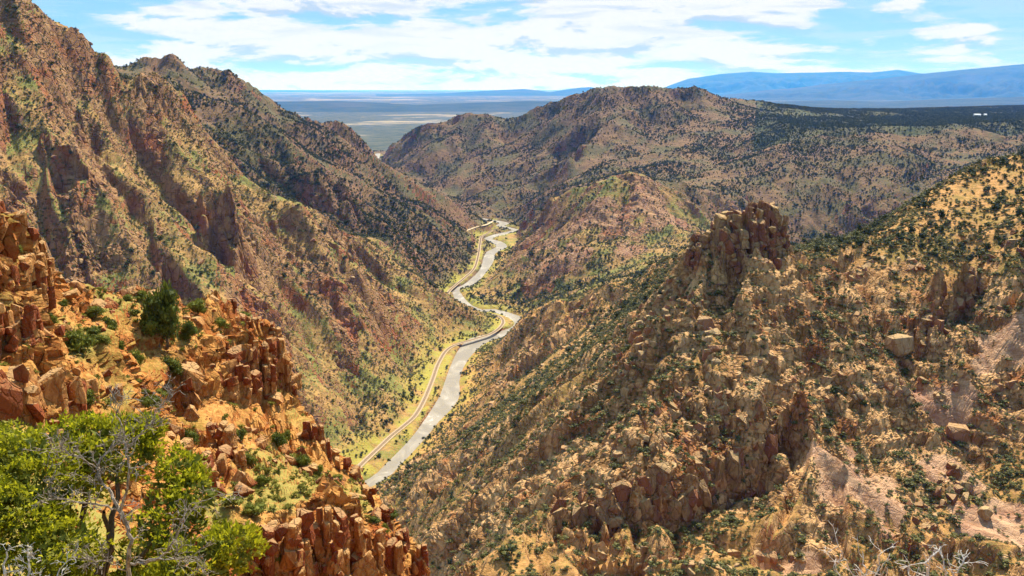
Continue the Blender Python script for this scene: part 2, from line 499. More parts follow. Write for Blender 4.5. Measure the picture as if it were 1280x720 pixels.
far_lines = [
    # big mountain on the near left: skyline, then the grassy crest running down to the right
    L((-260, -40, 860), (-120, -10, 880), (0, 8, 900), (40, 14, 910), (62, 42, 920), (100, 62, 940), (135, 80, 950), (160, 98, 960), (200, 114, 985),
      (235, 140, 1000), (265, 176, 1010), (302, 204, 1030), (332, 228, 1050), (380, 252, 1080), (430, 280, 1110), (470, 300, 1140), (506, 322, 1180), (535, 345, 1230)),
    L((-200, 120, 790), (0, 100, 800)), L((-200, 210, 700), (0, 200, 720), (100, 190, 790)), L((-200, 290, 620), (0, 250, 670), (60, 290, 690)),
    L((100, 160, 860), (150, 230, 800), (200, 300, 760)), L((200, 200, 880), (250, 260, 850), (300, 320, 800)),
    # red crag row on that slope
    L((60, 165, 770), (90, 172, 765), (115, 190, 755), (140, 230, 745)),
    L((260, 255, 830), (285, 232, 850), (300, 262, 830)),
    # lower spur: crest down towards the river
    L((336, 290, 930), (396, 312, 950), (440, 334, 960), (480, 352, 975), (520, 375, 1000), (545, 395, 1010)),
    L((455, 345, 1020), (472, 352, 1040), (526, 356, 1080), (559, 369, 1098), (586, 379, 1104), (606, 388, 1108)),
    L((350, 380, 810), (370, 460, 735), (395, 525, 690)), L((300, 350, 780), (320, 420, 740)), L((200, 345, 735), (215, 400, 690)),
    L((450, 400, 880), (455, 470, 800), (440, 540, 725)), L((520, 425, 965), (510, 470, 880)),
    # foot of the left slopes just above the railway
    [(x - 16, y, -289.0) for x, y in TRACK[4:70:3]],
    # second mountain behind it
    L((60, 60, 1750), (120, 84, 1720), (160, 85, 1700), (200, 73, 1750), (240, 88, 1800), (285, 95, 1850), (310, 113, 1900), (345, 138, 1940), (400, 150, 2000), (415, 147, 2010),
      (430, 160, 2020), (455, 184, 2000), (478, 210, 1960), (510, 235, 1900), (545, 250, 1900), (580, 262, 1930), (605, 272, 1960)),
    [(x * 1.17, y + 175, z - 75) for x, y, z in L((175, 110, 970), (235, 140, 1000), (265, 176, 1010), (302, 204, 1030), (332, 228, 1050), (380, 252, 1080), (430, 280, 1110))],
    L((225, 138, 1450), (240, 150, 1420), (300, 172, 1420), (350, 205, 1420), (400, 235, 1360), (440, 255, 1350)),
    L((480, 250, 1560), (530, 282, 1520), (560, 300, 1500), (575, 325, 1440)), L((480, 285, 1330), (530, 325, 1330), (555, 345, 1330)),
    L((330, 150, 1750), (400, 190, 1720), (450, 215, 1750)),
    # far mountain right of the gorge mouth
    L((474, 196, 3200), (484, 184, 3050), (520, 164, 2950), (580, 142, 3000), (620, 147, 3000), (650, 148, 2980), (700, 125, 2900), (745, 110, 2800), (790, 106, 2750),
      (860, 110, 2800), (900, 121, 2900), (950, 127, 3050), (1000, 133, 3200)),
    L((500, 212, 2760), (540, 228, 2560), (580, 246, 2350), (610, 258, 2200)),
    L((560, 200, 2700), (620, 215, 2500), (680, 240, 2200)), L((620, 175, 2850), (680, 185, 2600), (720, 220, 2300)),
    L((745, 110, 2800), (760, 140, 2600), (740, 175, 2380), (700, 205, 2250)),
    L((800, 150, 2600), (840, 165, 2500), (800, 195, 2250), (750, 195, 2300)),
    # middle hill by the bend of the river
    L((655, 284, 1720), (675, 266, 1640), (700, 248, 1560), (740, 226, 1510), (765, 220, 1500), (790, 213, 1490), (820, 226, 1480), (850, 240, 1470), (875, 262, 1430), (900, 290, 1400)),
    L((596, 364, 1305), (612, 349, 1385), (628, 326, 1545), (642, 306, 1720), (655, 292, 1830)),
    L((668, 300, 1560), (695, 278, 1480), (735, 252, 1445), (785, 240, 1440), (830, 252, 1425), (865, 282, 1390)), L((640, 345, 1370), (670, 322, 1360), (725, 308, 1330), (785, 300, 1315), (835, 300, 1300)),
    L((640, 372, 1240), (690, 360, 1210), (740, 345, 1190), (800, 330, 1180)),
    L((640, 395, 1090), (668, 385, 1050), (700, 374, 1000)),
    # slopes below the plateau
    L((845, 228, 1900), (880, 215, 2000), (920, 190, 2200), (950, 168, 2380)),
    L((900, 262, 1650), (960, 222, 1850), (1000, 185, 2060)), L((950, 290, 1640), (1050, 272, 1680), (1120, 235, 1780), (1200, 190, 1960), (1300, 170, 2080), (1460, 160, 2150)),
    L((1020, 230, 1800), (1080, 190, 1980)), L((930, 306, 1600), (1010, 306, 1600), (1060, 300, 1620), (1120, 262, 1700)), L((1160, 250, 1640), (1300, 215, 1700), (1460, 200, 1750)),
    [(430, 1180, -262), (640, 1250, -262), (900, 1350, -255)],
    # plateau edge and its far side
    L((960, 150, 2500), (1000, 158, 2230), (1060, 160, 2150), (1150, 159, 2150), (1220, 153, 2200), (1290, 151, 2230), (1460, 151, 2230)),
    L((960, 133, 3500), (1040, 136, 3700), (1120, 136, 4000), (1280, 131.5, 4900), (1460, 131.5, 5000)), L((1060, 147, 2780), (1150, 147, 2780), (1280, 142, 3200), (1460, 142, 3200)),
    # near right ridge: rear edge, crest, basin, foot
    L((672, 402, 890), (700, 388, 820), (760, 364, 720), (810, 338, 640), (850, 308, 575), (885, 296, 530), (940, 300, 520), (1000, 303, 520), (1060, 298, 500), (1080, 286, 495), (1130, 252, 505),
      (1200, 212, 520), (1280, 184, 540), (1380, 160, 560), (1460, 150, 560)),
    L((905, 328, 362), (885, 360, 346), (868, 385, 332)), L((868, 322, 366), (890, 326, 360), (935, 332, 357), (970, 328, 360), (990, 318, 366)), L((870, 312, 374), (905, 318, 380), (950, 318, 380), (990, 312, 376)),
    L((868, 385, 332), (880, 430, 313), (890, 480, 294), (905, 530, 280)),
    L((885, 345, 350), (840, 400, 335), (805, 450, 315), (800, 500, 288), (812, 555, 264), (790, 590, 252), (740, 606, 250), (700, 622, 248), (660, 652, 238), (610, 690, 228), (560, 730, 216)),
    L((700, 668, 248), (740, 652, 249.5), (780, 650, 250.5), (840, 654, 255), (905, 636, 267), (960, 600, 282)), L((1178, 392, 364), (1195, 360, 376), (1226, 328, 390)), L((1160, 422, 363), (1180, 392, 376), (1210, 362, 390)), L((800, 588, 252), (850, 582, 258), (905, 535, 277), (960, 500, 292)),
    L((700, 692, 228), (850, 700, 224), (1000, 715, 222)), L((640, 745, 205), (1000, 765, 200), (1300, 770, 200), (1460, 760, 205)),
    L((940, 330, 372), (1000, 345, 385), (1060, 320, 420), (1120, 300, 440), (1200, 290, 435), (1290, 275, 430), (1460, 250, 430)),
    L((1010, 400, 346), (1020, 480, 310), (1040, 560, 284), (1050, 640, 258), (1060, 720, 232)),
    L((1100, 400, 362), (1180, 380, 372), (1280, 375, 365), (1460, 350, 365)), L((1120, 480, 325), (1280, 480, 325), (1460, 470, 325)),
    L((1100, 560, 298), (1150, 545, 308), (1200, 560, 300), (1280, 560, 300), (1460, 560, 300)), L((1130, 700, 240), (1200, 660, 258), (1280, 690, 250), (1460, 690, 252)),
    # its long left flank down to the river
    L((760, 420, 420), (720, 480, 390), (680, 540, 345), (640, 600, 295)),
    L((780, 385, 600), (720, 420, 620), (680, 450, 600), (640, 500, 540), (600, 560, 460), (560, 640, 360)),
    [(x + 26, y - 4, -289.0) for x, y, _w in RIVER[12:66:3]],
    # out of sight
    [(150, 900, -205), (300, 900, -190), (600, 950, -170)], [(-160, 160, -190), (-100, 190, -190), (-40, 210, -190)], [(-250, 200, -230), (-330, 250, -270)],
    [(-130, 300, -250), (-40, 280, -215)], [(-300, 120, -150), (-420, 200, -160)], [(-60, 120, -150), (0, 120, -150), (60, 130, -150), (120, 130, -150)],
    [(-420, 420, -215), (-380, 480, -225)],
    [(-3500, 4200, -325), (-1500, 4500, -328), (-700, 4600, -330), (0, 5200, -330), (600, 6200, -330), (-400, 6900, -332), (2500, 8000, -332), (-3800, 7500, -332), (0, 8500, -334)],
    [(-3000, 2600, 120), (-1800, 2900, 60), (-1200, 3200, -60), (-800, 3500, -220)],
    [(400, 4300, -200), (900, 4700, -220)],
]
RIV_LINE = [(x, y, ZR) for x, y, _w in RIVER]


class Field:
    """heights relaxed between the given lines on a log-polar grid (azimuth tangent, log distance)"""
    def __init__(s, lines, t0, t1, nt, y0, y1, ny):
        s.t0, s.t1, s.nt, s.l0, s.l1, s.ny = t0, t1, nt, math.log(y0), math.log(y1), ny
        acc, cnt = np.zeros((ny, nt)), np.zeros((ny, nt))
        for ln in lines:
            P = np.array(ln, float)
            for a, b in zip(P[:-1], P[1:]):
                ia, ib = s.ij(a), s.ij(b)
                k = int(max(abs(ia[0] - ib[0]), abs(ia[1] - ib[1])) * 1.5) + 2
                q = a + (b - a) * np.linspace(0, 1, k)[:, None]
                ii, jj = s.ij(q.T)
                ii, jj = np.round(ii).astype(int), np.round(jj).astype(int)
                ok = (ii >= 0) & (ii < ny) & (jj >= 0) & (jj < nt)
                np.add.at(acc, (ii[ok], jj[ok]), q[ok, 2])
                np.add.at(cnt, (ii[ok], jj[ok]), 1)
        fixed = cnt > 0
        val = np.where(fixed, acc / np.maximum(cnt, 1), 0)
        Z = None
        for f in (16, 8, 4, 2, 1):
            n, mm = -(-ny // f), -(-nt // f)
            pa, pc = np.zeros((n * f, mm * f)), np.zeros((n * f, mm * f))
            pa[:ny, :nt], pc[:ny, :nt] = np.where(fixed, val, 0), fixed
            ca = pa.reshape(n, f, mm, f).sum((1, 3))
            cc = pc.reshape(n, f, mm, f).sum((1, 3))
            fx = cc > 0
            cv_ = ca / np.maximum(cc, 1)
            if Z is None:
                Z = np.full((n, mm), val[fixed].mean())
            else:
                Z = np.repeat(np.repeat(Z, 2, 0), 2, 1)[:n, :mm]
            Z = np.where(fx, cv_, Z)
            for _ in range(400 if f > 1 else 160):
                p = np.pad(Z, 1, mode='edge')
                Z = np.where(fx, cv_, 0.25 * (p[:-2, 1:-1] + p[2:, 1:-1] + p[1:-1, :-2] + p[1:-1, 2:]))
        for _ in range(1):
            p = np.pad(Z, 1, mode='edge')
            Z = Z * 0.4 + 0.15 * (p[:-2, 1:-1] + p[2:, 1:-1] + p[1:-1, :-2] + p[1:-1, 2:])
        s.Z = Z

    def ij(s, p):
        return (np.log(np.maximum(p[1], 1e-3)) - s.l0) / (s.l1 - s.l0) * (s.ny - 1), (p[0] / p[1] - s.t0) / (s.t1 - s.t0) * (s.nt - 1)

    def sample(s, x, y):
        i, j = s.ij((x, y))
        i, j = np.clip(i, 0, s.ny - 1.001), np.clip(j, 0, s.nt - 1.001)
        a, b = i.astype(int), j.astype(int)
        fi, fj = i - a, j - b
        Z = s.Z
        return (Z[a, b] * (1 - fi) + Z[a + 1, b] * fi) * (1 - fj) + (Z[a, b + 1] * (1 - fi) + Z[a + 1, b + 1] * fi) * fj


def polar_grid(field, T, y0, y1, ny, k=1.0):
    """columns fan out from the rim; along each column the rows crowd together where the land is steep"""
    t0, t1, nt = T[0], T[-1], len(T)
    yy = np.exp(np.linspace(math.log(y0), math.log(y1), 1600))
    Tc = np.linspace(t0, t1, 160)
    z = field.sample(Tc[None, :] * yy[:, None], np.repeat(yy[:, None], 160, 1))
    e = z / yy[:, None]
    w_ = np.abs(np.diff(e, axis=0)) * k + np.diff(np.log(yy))[:, None] * 0.075
    for _ in range(12):
        p = np.pad(w_, ((0, 0), (1, 1)), mode='edge')
        w_ = (p[:, :-2] + p[:, 1:-1] * 2 + p[:, 2:]) / 4
    for _ in range(12):
        p = np.pad(w_, ((1, 1), (0, 0)), mode='edge')
        w_ = (p[:-2] + p[1:-1] * 2 + p[2:]) / 4
    cs = np.vstack([np.zeros((1, 160)), np.cumsum(w_, 0)])
    cs /= cs[-1:]
    rows = np.array([np.interp(np.linspace(0, 1, ny), cs[:, c], yy) for c in range(160)])      # 160 x ny
    fi = (T - t0) / (t1 - t0) * 158.999
    a = fi.astype(int)
    f = (fi - a)[:, None]
    Yg = (rows[a] * (1 - f) + rows[a + 1] * f).T
    return (T[None, :] * Yg).astype(np.float64), Yg


def quads(ny, nt):
    a = np.arange(ny * nt).reshape(ny, nt)
    return np.stack([a[:-1, :-1], a[:-1, 1:], a[1:, 1:], a[1:, :-1]], -1).reshape(-1, 4)


# ---- the canyon
TF0, TF1 = (-170 - 640) / F, (1450 - 640) / F
FAR = Field(far_lines + [RIV_LINE], TF0 - 0.05, TF1 + 0.05, 420, 90, 9000, 620)
NTF, NYF = 860, 1000
gx_, gy_ = polar_grid(FAR, np.linspace(TF0, TF1, NTF), 100, 8500, NYF)


def canyon_height(x, y):
    z = FAR.sample(x, y)
    r = np.hypot(x, y)
    e = np.maximum(r * 0.004, 1.0)
    sx = (FAR.sample(x + e, y) - FAR.sample(x - e, y)) / (2 * e)
    sy = (FAR.sample(x, y + e) - FAR.sample(x, y - e)) / (2 * e)
    sl = np.hypot(sx, sy)
    dr, hw = seg_dist(x, y, RIVER[::2], RIVER[::2, 2])
    dt, _ = seg_dist(x, y, TRACK[::2])
    drd, _ = seg_dist(x, y, ROAD)
    db = np.minimum(dr - hw, dt - 5)
    calm = sstep(2, 60, db)                                   # floor of the canyon stays smooth
    near = sstep(720, 560, y) * sstep(-60, 40, x + (y - 300) * 0.12)   # the near right ridge
    plain = sstep(-318, -300, z) * 1.0
    plat = 1 - sstep(2080, 2230, y) * sstep(0.25, 0.31, x / y)
    amp = calm * np.maximum(np.clip(sl * 1.6, 0.12, 0.9), 0.6 * near) * plain * np.where(plat < 1, plat * 0.9 + 0.1, 1)
    # warp so that nothing runs straight
    wx = x + 26 * fbm(x / 140, y / 140, 3)
    wy = y + 26 * fbm(x / 140 + 40, y / 140 + 11, 3)
    gxx, gyy = sx.copy(), sy.copy()
    h = np.zeros(x.shape)
    tone = np.zeros(x.shape)
    knob = np.exp(-((x - 150) / 230) ** 2 - ((y - 1400) / 190) ** 2)
    for cell, a in ((260, 29), (120, 15), (56, 8.5), (26, 4.2), (12, 1.8)):
        lim = sstep(1.2, 3.5, cell * 886 / r / 6) * (1 - near * (0.7 if cell > 150 else 0.3 if cell > 80 else -0.25 if cell > 20 else 0)) * np.minimum(1, r / (cell * 3))
        g, dx, dy = gullies(wx, wy, cell, gxx, gyy)
        h += amp * a * lim * g * (1 - 0.5 * knob)
        gxx = gxx + dx * 0.55 * sl
        gyy = gyy + dy * 0.55 * sl
    lw = sstep(-20, -140, x) * sstep(1500, 1250, y) * (1 - near)
    h += amp * lw * 26 * (ridged(x / 170 + 4, y / 170, 3) - 0.45) + amp * lw * 13 * fbm(x / 70 + 8, y / 70, 3)
    h += amp * 20 * (1 - near * 0.7) * fbm(x / 210 + 3, y / 210, 4)
    slab = np.zeros(x.shape)
    for u_, v_, y_, ra, rb_ in ((1082, 602, 266, 15, 20), (1182, 556, 292, 9, 9), (1246, 640, 268, 15, 17), (1175, 470, 330, 12, 8), (985, 690, 232, 9, 6), (1262, 430, 350, 14, 10)):
        s0 = unproj(u_, v_, y_)
        slab = np.maximum(slab, sstep(1.15, 0.80, np.hypot((x - s0[0] - 0.25 * (y - s0[1])) / ra, (y - s0[1]) / rb_) + 0.8 * fbm(x / 7, y / 7, 5)))
    # bare crags: broken steps and blocks
    cr = ridged(wx / 95 + 7, wy / 95, 4, 0.6) + 0.30 * np.clip(sl - 0.5, -0.5, 0.6)
    rounded = sstep(1230, 1420, y) * sstep(-40, -260, x + 0.0 * y) + sstep(1900, 2200, y)
    knob = np.exp(-((x - 150) / 230) ** 2 - ((y - 1400) / 190) ** 2)
    cr = cr - 0.28 * np.clip(rounded, 0, 1) + 0.30 * knob
    rock = sstep(0.52, 0.80, cr + near * 0.27) * sstep(0.2 - 0.18 * near, 0.5 - 0.25 * near, sl) * calm * plain
    rock = rock * (1 - 0.85 * near * sstep(410, 470, y))
    st = 12.0 - 5 * near
    q = (z + h + 9 * fbm(x / 60, y / 60, 3)) / st
    fr = q - np.floor(q)
    terr = (np.floor(q) + sstep(0.30, 0.62, fr) - q) * st
    h += rock * terr * (0.35 + 0.1 * near) * (1 - slab)
    for cs, am in ((26, 4.0), (11, 2.8), (5.2, 2.2), (2.4, 1.4), (1.2, 0.7)):
        lim = sstep(1.5, 4.0, cs * 886 / r)
        # blocks lean along the dip of the strata
        f1, f2, c = voronoi((wx * 0.82 + wy * 0.57) / cs, (wy * 0.82 - wx * 0.57) / cs * 0.55)
        tone += np.where(cs < 20, (c - 0.5) * (1.0 if cs == 5.2 else 0.6), 0) * lim
        h += (0.16 + rock) * am * (1 - 0.25 * slab) * lim * ((c - 0.5) * (1.0 - 0.35 * near) - 0.4 * sstep(0.14, 0.0, f2 - f1)) * amp * (1.3 - near * 0.66) * (1 - 0.6 * sstep(0.9, 1.6, sl))
    h += calm * plain * 0.5 * fbm(x / 7, y / 7, 3) * sstep(1500, 600, r)
    h = h * (1 - 0.75 * near * sstep(400, 480, y))
    zz = z + h - 3.0 * near * sstep(430, 490, y)
    # river bed, banks, railway bench and road
    dw = dr - hw
    cap = ZR + 3.2 * sstep(0, 9, dw) - 2.5 * sstep(2, -4, dw) + 0.16 * np.clip(dw - 14, 0, 600) ** 1.45
    zz = np.where(zz > cap, cap + (zz - cap) * sstep(10, 130, dw) * 0.9, zz)
    low_ok = np.where(dw < 9, cap, ZR + 3.2)
    zz = np.where((zz < low_ok) & (z > -312), low_ok, zz)
    tb = sstep(17, 4.0, dt) * sstep(-2, 2.5, dr - hw)
    zz = zz * (1 - tb) + (ZT - 0.5) * tb
    tb = sstep(8, 3.5, drd)
    zz = zz * (1 - tb) + (-284.6) * tb
    grass = sstep(24, 4, db + 9 * fbm(x / 25, y / 25, 4)) * sstep(-0.35, 0.3, fbm(x / 14 + 3, y / 14, 4)) * sstep(0.5, 3, dr - hw) * 0.9
    # cliff faces broken into blocks: push points in and out across the slope
    az_ = zz / np.where(near > 0.5, 3.2, 7.0)
    lat = (x * -sy + y * sx) / (sl + 1e-6) / np.where(near > 0.5, 4.5, 10.0)
    f1, f2, c = voronoi(lat + 0.35 * az_, az_)
    f1, f2, c2 = voronoi(2.3 * (lat - 0.2 * az_), 2.3 * az_)
    push = (c - 0.5 + 0.5 * (c2 - 0.5)) * rock * np.where(near > 0.5, 1.5, 4.0) * sstep(1.6, 5, 5000 / r) * (1 - slab) * np.clip(sl * 1.5, 0, 1)
    bx, by = -sx / (sl + 1e-6) * push, -sy / (sl + 1e-6) * push
    return zz, rock, grass, near, sl, db, tone, np.maximum(slab, 0.5 * sstep(0.25, 0.7, knob) * sstep(-0.5, 0.25, fbm(x / 60, y / 60, 4))), bx, by


cx_, cy_ = gx_.ravel(), gy_.ravel()
cz_, crock, cgrass, cnear, cslope, cbank, ctone, cslab, bx_, by_ = canyon_height(cx_, cy_)
def calm_combs(Z, gx, gy, lo, hi):
    """soften single-column spikes that a steep height grid would show as combs"""
    for _ in range(3):
        dx = np.gradient(gx, axis=1) + 1e-6
        lap = np.zeros_like(Z)
        lap[:, 1:-1] = np.abs(Z[:, 2:] + Z[:, :-2] - 2 * Z[:, 1:-1]) / np.abs(dx[:, 1:-1])
        p = np.pad(Z, ((0, 0), (1, 1)), mode='edge')
        Z = Z + (0.5 * Z + 0.25 * (p[:, :-2] + p[:, 2:]) - Z) * sstep(lo, hi, lap)
    return Z


cz_ = calm_combs(cz_.reshape(NYF, NTF), gx_, gy_, np.where(gy_ > 950, 0.4, 0.9), np.where(gy_ > 950, 1.2, 2.2)).ravel()
CV = np.stack([cx_ + bx_, cy_ + by_, cz_], 1)
Q = quads(NYF, NTF)

# which piece of land each face belongs to
qc = CV[Q].mean(1)
rv = RIVER[np.argsort(RIVER[:, 1])]
side = qc[:, 0] - np.interp(qc[:, 1], rv[:, 1], rv[:, 0])          # + right of the river
reg = np.zeros(len(Q), int)
rear = np.interp(qc[:, 0] / qc[:, 1], [-0.12, 0.03, 0.11, 0.19, 0.4, 0.8], [1010, 960, 760, 660, 640, 680])
behind = np.interp(qc[:, 0] / qc[:, 1], [-0.1, 0.010, 0.0137, 0.03, 0.054, 0.09, 0.135, 0.163, 0.19, 0.212, 0.235, 0.236], [1850, 1850, 1760, 1680, 1600, 1550, 1530, 1520, 1510, 1470, 1430, 0])
reg[side > 0] = np.where(qc[side > 0, 1] < rear[side > 0], 1, np.where(qc[side > 0, 1] < behind[side > 0], 2, 3))
reg[(side <= 0) & (qc[:, 1] > 1270 + 0.25 * qc[:, 0])] = 4
reg[(qc[:, 2] < -312) & (qc[:, 1] > 3200)] = 5
reg[(reg == 3) & (qc[:, 1] > 2120) & (qc[:, 0] / qc[:, 1] > 0.27)] = 6
names = [("canyon_slope", M_canyon, "steep gullied slope with red crags left of the river"),
         ("rocky_ridge", M_ridge, "craggy tan ridge falling towards the river, near side"),
         ("canyon_hill", M_canyon, "rounded brown hill at the bend of the river"),
         ("mountain", M_far, "far bush dotted mountain beyond the gorge mouth"),
         ("canyon_mountain", M_far, "dark juniper dotted mountain behind the first slope"),
         ("valley_floor", M_wood, "flat pale valley floor beyond the gorge"),
         ("plateau", M_wood, "flat dark wooded plateau above the gorge")]
for k, (nm, mt, lb) in enumerate(names):
    fq = Q[reg == k]
    if len(fq) == 0:
        continue
    ids, inv = np.unique(fq, return_inverse=True)
    me = np_mesh(nm, CV[ids], inv.reshape(-1, 4))
    attr(me, 'rock', np.maximum(crock, np.minimum(cslab * 1.6, 0.95))[ids])
    attr(me, 'tone', ctone[ids])
    attr(me, 'slab', cslab[ids])
    attr(me, 'grass', cgrass[ids])
    kind(link(nm, me, mt), 'structure', lb)


def canyon_z(x, y):
    """height of the built canyon mesh at a point (nearest grid cell, bilinear)"""
    tj = (x / y - TF0) / (TF1 - TF0) * (NTF - 1)
    j = np.clip(tj.astype(int), 0, NTF - 2)
    out = np.zeros(x.shape)
    fj = np.clip(tj - j, 0, 1)
    Zg = cz_.reshape(NYF, NTF)
    for k in range(len(x)):
        a = np.interp(y[k], gy_[:, j[k]], Zg[:, j[k]])
        b = np.interp(y[k], gy_[:, j[k] + 1], Zg[:, j[k] + 1])
        out[k] = a * (1 - fj[k]) + b * fj[k]
    return out


# ---- river water, ballast, rails, road
def ribbon(name, line, half, z, mat, nseg=6):
    P = np.asarray(line, float)[:, :2]
    d = np.gradient(P, axis=0)
    d /= np.linalg.norm(d, axis=1)[:, None] + 1e-9
    nrm = np.stack([d[:, 1], -d[:, 0]], 1)
    half = np.broadcast_to(half, len(P))
    s = np.linspace(-1, 1, nseg)
    V = np.zeros((len(P), nseg, 3))
    V[:, :, :2] = P[:, None] + nrm[:, None] * (half[:, None] * s[None])[:, :, None]
    V[:, :, 2] = z
    return link(name, np_mesh(name, V.reshape(-1, 3), quads(len(P), nseg)[:, ::-1]), mat)


kind(ribbon("river", RIVER, RIVER[:, 2] + 1.5, ZR, M_water), 'structure', "pale silty river winding along the canyon floor")


def resample(P, step):
    P = np.asarray(P, float)[:, :2]
    s = np.r_[0, np.cumsum(np.hypot(*np.diff(P, axis=0).T))]
    q = np.arange(0, s[-1], step)
    return np.stack([np.interp(q, s, P[:, 0]), np.interp(q, s, P[:, 1])], 1)


TR = resample(TRACK, 4.0)
bal = kind(ribbon("railway_track", TR, 2.8, ZT, M_ballast, 4), 'structure', "single railway track on brown ballast beside the river")


def bars(name, line, off, hw, z0, z1, mat, parent):
    P = np.asarray(line, float)
    d = np.gradient(P, axis=0)
    d /= np.linalg.norm(d, axis=1)[:, None]
    nrm = np.stack([d[:, 1], -d[:, 0]], 1)
    V = np.zeros((len(P), 4, 3))
    for k, (o, z) in enumerate(((off - hw, z0), (off - hw, z1), (off + hw, z1), (off + hw, z0))):
        V[:, k, :2] = P + nrm * o
        V[:, k, 2] = z
    return link(name, np_mesh(name, V.reshape(-1, 3), quads(len(P), 4)[:, ::-1]), mat, parent)


bars("rail", TR, -0.75, 0.06, ZT + 0.12, ZT + 0.30, M_rail, bal)
bars("rail", TR, 0.75, 0.06, ZT + 0.12, ZT + 0.30, M_rail, bal)
TI = resample(TRACK, 1.2)
dd = np.gradient(TI, axis=0)
dd /= np.linalg.norm(dd, axis=1)[:, None]
nn = np.stack([dd[:, 1], -dd[:, 0]], 1)
tv = np.zeros((len(TI), 8, 3))
for k, (a, b, c) in enumerate(((-1, -1, 0), (1, -1, 0), (1, 1, 0), (-1, 1, 0), (-1, -1, 1), (1, -1, 1), (1, 1, 1), (-1, 1, 1))):
    tv[:, k, :2] = TI + nn * a * 1.25 + dd * b * 0.13
    tv[:, k, 2] = ZT + 0.012 + c * 0.11
fb = np.array([(4, 5, 6, 7), (0, 1, 5, 4), (1, 2, 6, 5), (2, 3, 7, 6), (3, 0, 4, 7)])
ties = link("railway_tie", np_mesh("railway_tie", tv.reshape(-1, 3), (fb[None] + (np.arange(len(TI)) * 8)[:, None, None]).reshape(-1, 4)), M_tie, bal)
ties['kind'] = 'stuff'
kind(ribbon("dirt_road", resample(ROAD, 5), 3.0, -284.0, M_dirt, 4), 'structure', "pale dirt road cut into the slope above the river")

# ------------------------------------------------------------------ plain to the horizon, distant mountains
m, t = mat_new("plain_ground")
pos = t.n('ShaderNodeNewGeometry').outputs['Position']
p1 = t.noise(t.scalevec(pos, (0.7, 1, 1)), 1 / 700.0, 6, 0.6, 0.5)
p2 = t.noise(t.scalevec(pos, (0.4, 1, 1)), 1 / 2000.0, 5, 0.55, 0.2)
p3 = t.noise(pos, 1 / 120.0, 5, 0.7)
pc = t.mix(t.ramp(p3, 0.40, 0.60), (0.035, 0.045, 0.022), (0.08, 0.08, 0.04))
pc = t.mix(t.ramp(p1, 0.57, 0.65), pc, (0.30, 0.24, 0.15))
pc = t.mix(t.ramp(p2, 0.60, 0.64), pc, (0.45, 0.36, 0.24))
M_plain = finish(m, t, pc, 0.95)
bpy.data.objects['valley_floor'].data.materials[0] = M_plain
tt = np.linspace(-1.6, 1.6, 90)
yy = np.exp(np.linspace(math.log(8000), math.log(150000), 60))
X = (tt[None] * yy[:, None])
V = np.stack([X, np.repeat(yy[:, None], 90, 1), np.full(X.shape, -337.0)], -1).reshape(-1, 3)
kind(link("plain", np_mesh("plain", V, quads(60, 90)), M_plain), 'structure', "wide blue plain stretching to the horizon")
# the lower ground under and beside the canyon, so that nothing ends in the air
V = []
for x in np.linspace(-30000, 30000, 25):
    for y in np.linspace(-30000, 8600, 17):
        V.append((x, y, -345.0))
kind(link("ground", np_mesh("ground", np.array(V), quads(25, 17)[:, ::-1]), M_plain), 'structure', "low ground under the canyon country")

m, t = mat_new("distant_mountain_ground")
pos = t.n('ShaderNodeNewGeometry').outputs['Position']
p1 = t.noise(pos, 1 / 500.0, 6, 0.65, 0.5)
p2 = t.noise(pos, 1 / 1800.0, 5, 0.6)
pc = t.mix(t.ramp(p1, 0.42, 0.60), (0.014, 0.030, 0.016), (0.032, 0.045, 0.026))
pc = t.mix(t.math('MULTIPLY', t.ramp(p2, 0.52, 0.68), 0.4), pc, (0.08, 0.065, 0.045))
M_mtn = finish(m, t, pc, 0.95)


def range_mesh(name, sk, Y, D, label, seed, rough=0.26):
    u = np.linspace(sk[0][0], sk[-1][0], 260)
    v = np.interp(u, [p[0] for p in sk], [p[1] for p in sk])
    tops = np.array([unproj(a, b, Y) for a, b in zip(u, v)])
    rows = np.linspace(-1, 1, 80)
    T = tops[:, 0] / Y
    Yg = Y + rows[:, None] * D * np.ones(260)[None]
    Xg = T[None] * Yg
    H = (tops[:, 2] + 337)[None]
    hf = (1 - np.abs(rows)[:, None] ** 0.85)
    rg = ridged(Xg / (D * 0.22) + seed, Yg / (D * 0.22), 5, 0.55)
    z = -338 + H * np.clip(hf + (rg - 0.45) * rough * 3.2 * np.clip(np.abs(rows)[:, None] * 1.3, 0.03, 1) * np.clip(hf * 3, 0, 1), -0.01, None)
    return kind(link(name, np_mesh(name, np.stack([Xg, Yg, z], -1).reshape(-1, 3), quads(80, 260), True), M_mtn), 'structure', label)


range_mesh("distant_mountains", [(800, 122), (838, 106), (860, 98), (900, 92), (940, 89), (970, 91), (1000, 90), (1060, 89), (1090, 90), (1122, 86.5), (1150, 91), (1200, 95), (1300, 100), (1420, 104)],
           52000, 9000, "long blue mountain range on the skyline", 3)
range_mesh("distant_mountains", [(850, 124), (920, 117), (960, 112), (985, 110.5), (1040, 104), (1100, 98), (1150, 91.5), (1200, 86.5), (1230, 84), (1250, 82), (1290, 78), (1350, 70), (1400, 68), (1480, 74)],
           34000, 9000, "deep blue wooded mountain in front of the long range", 8)
range_mesh("distant_mountains", [(470, 118), (545, 117), (580, 115), (620, 112.5), (655, 111), (670, 112.5), (688, 115), (705, 112), (722, 109.5), (738, 108.5), (755, 112), (800, 117), (880, 119)],
           46000, 6000, "low pale blue hills beyond the plain", 15, 0.08)
range_mesh("distant_mountains", [(180, 113.5), (300, 112), (420, 113.5), (480, 115), (560, 117)], 90000, 7000, "thin blue line of hills at the edge of the plain", 25, 0.05)
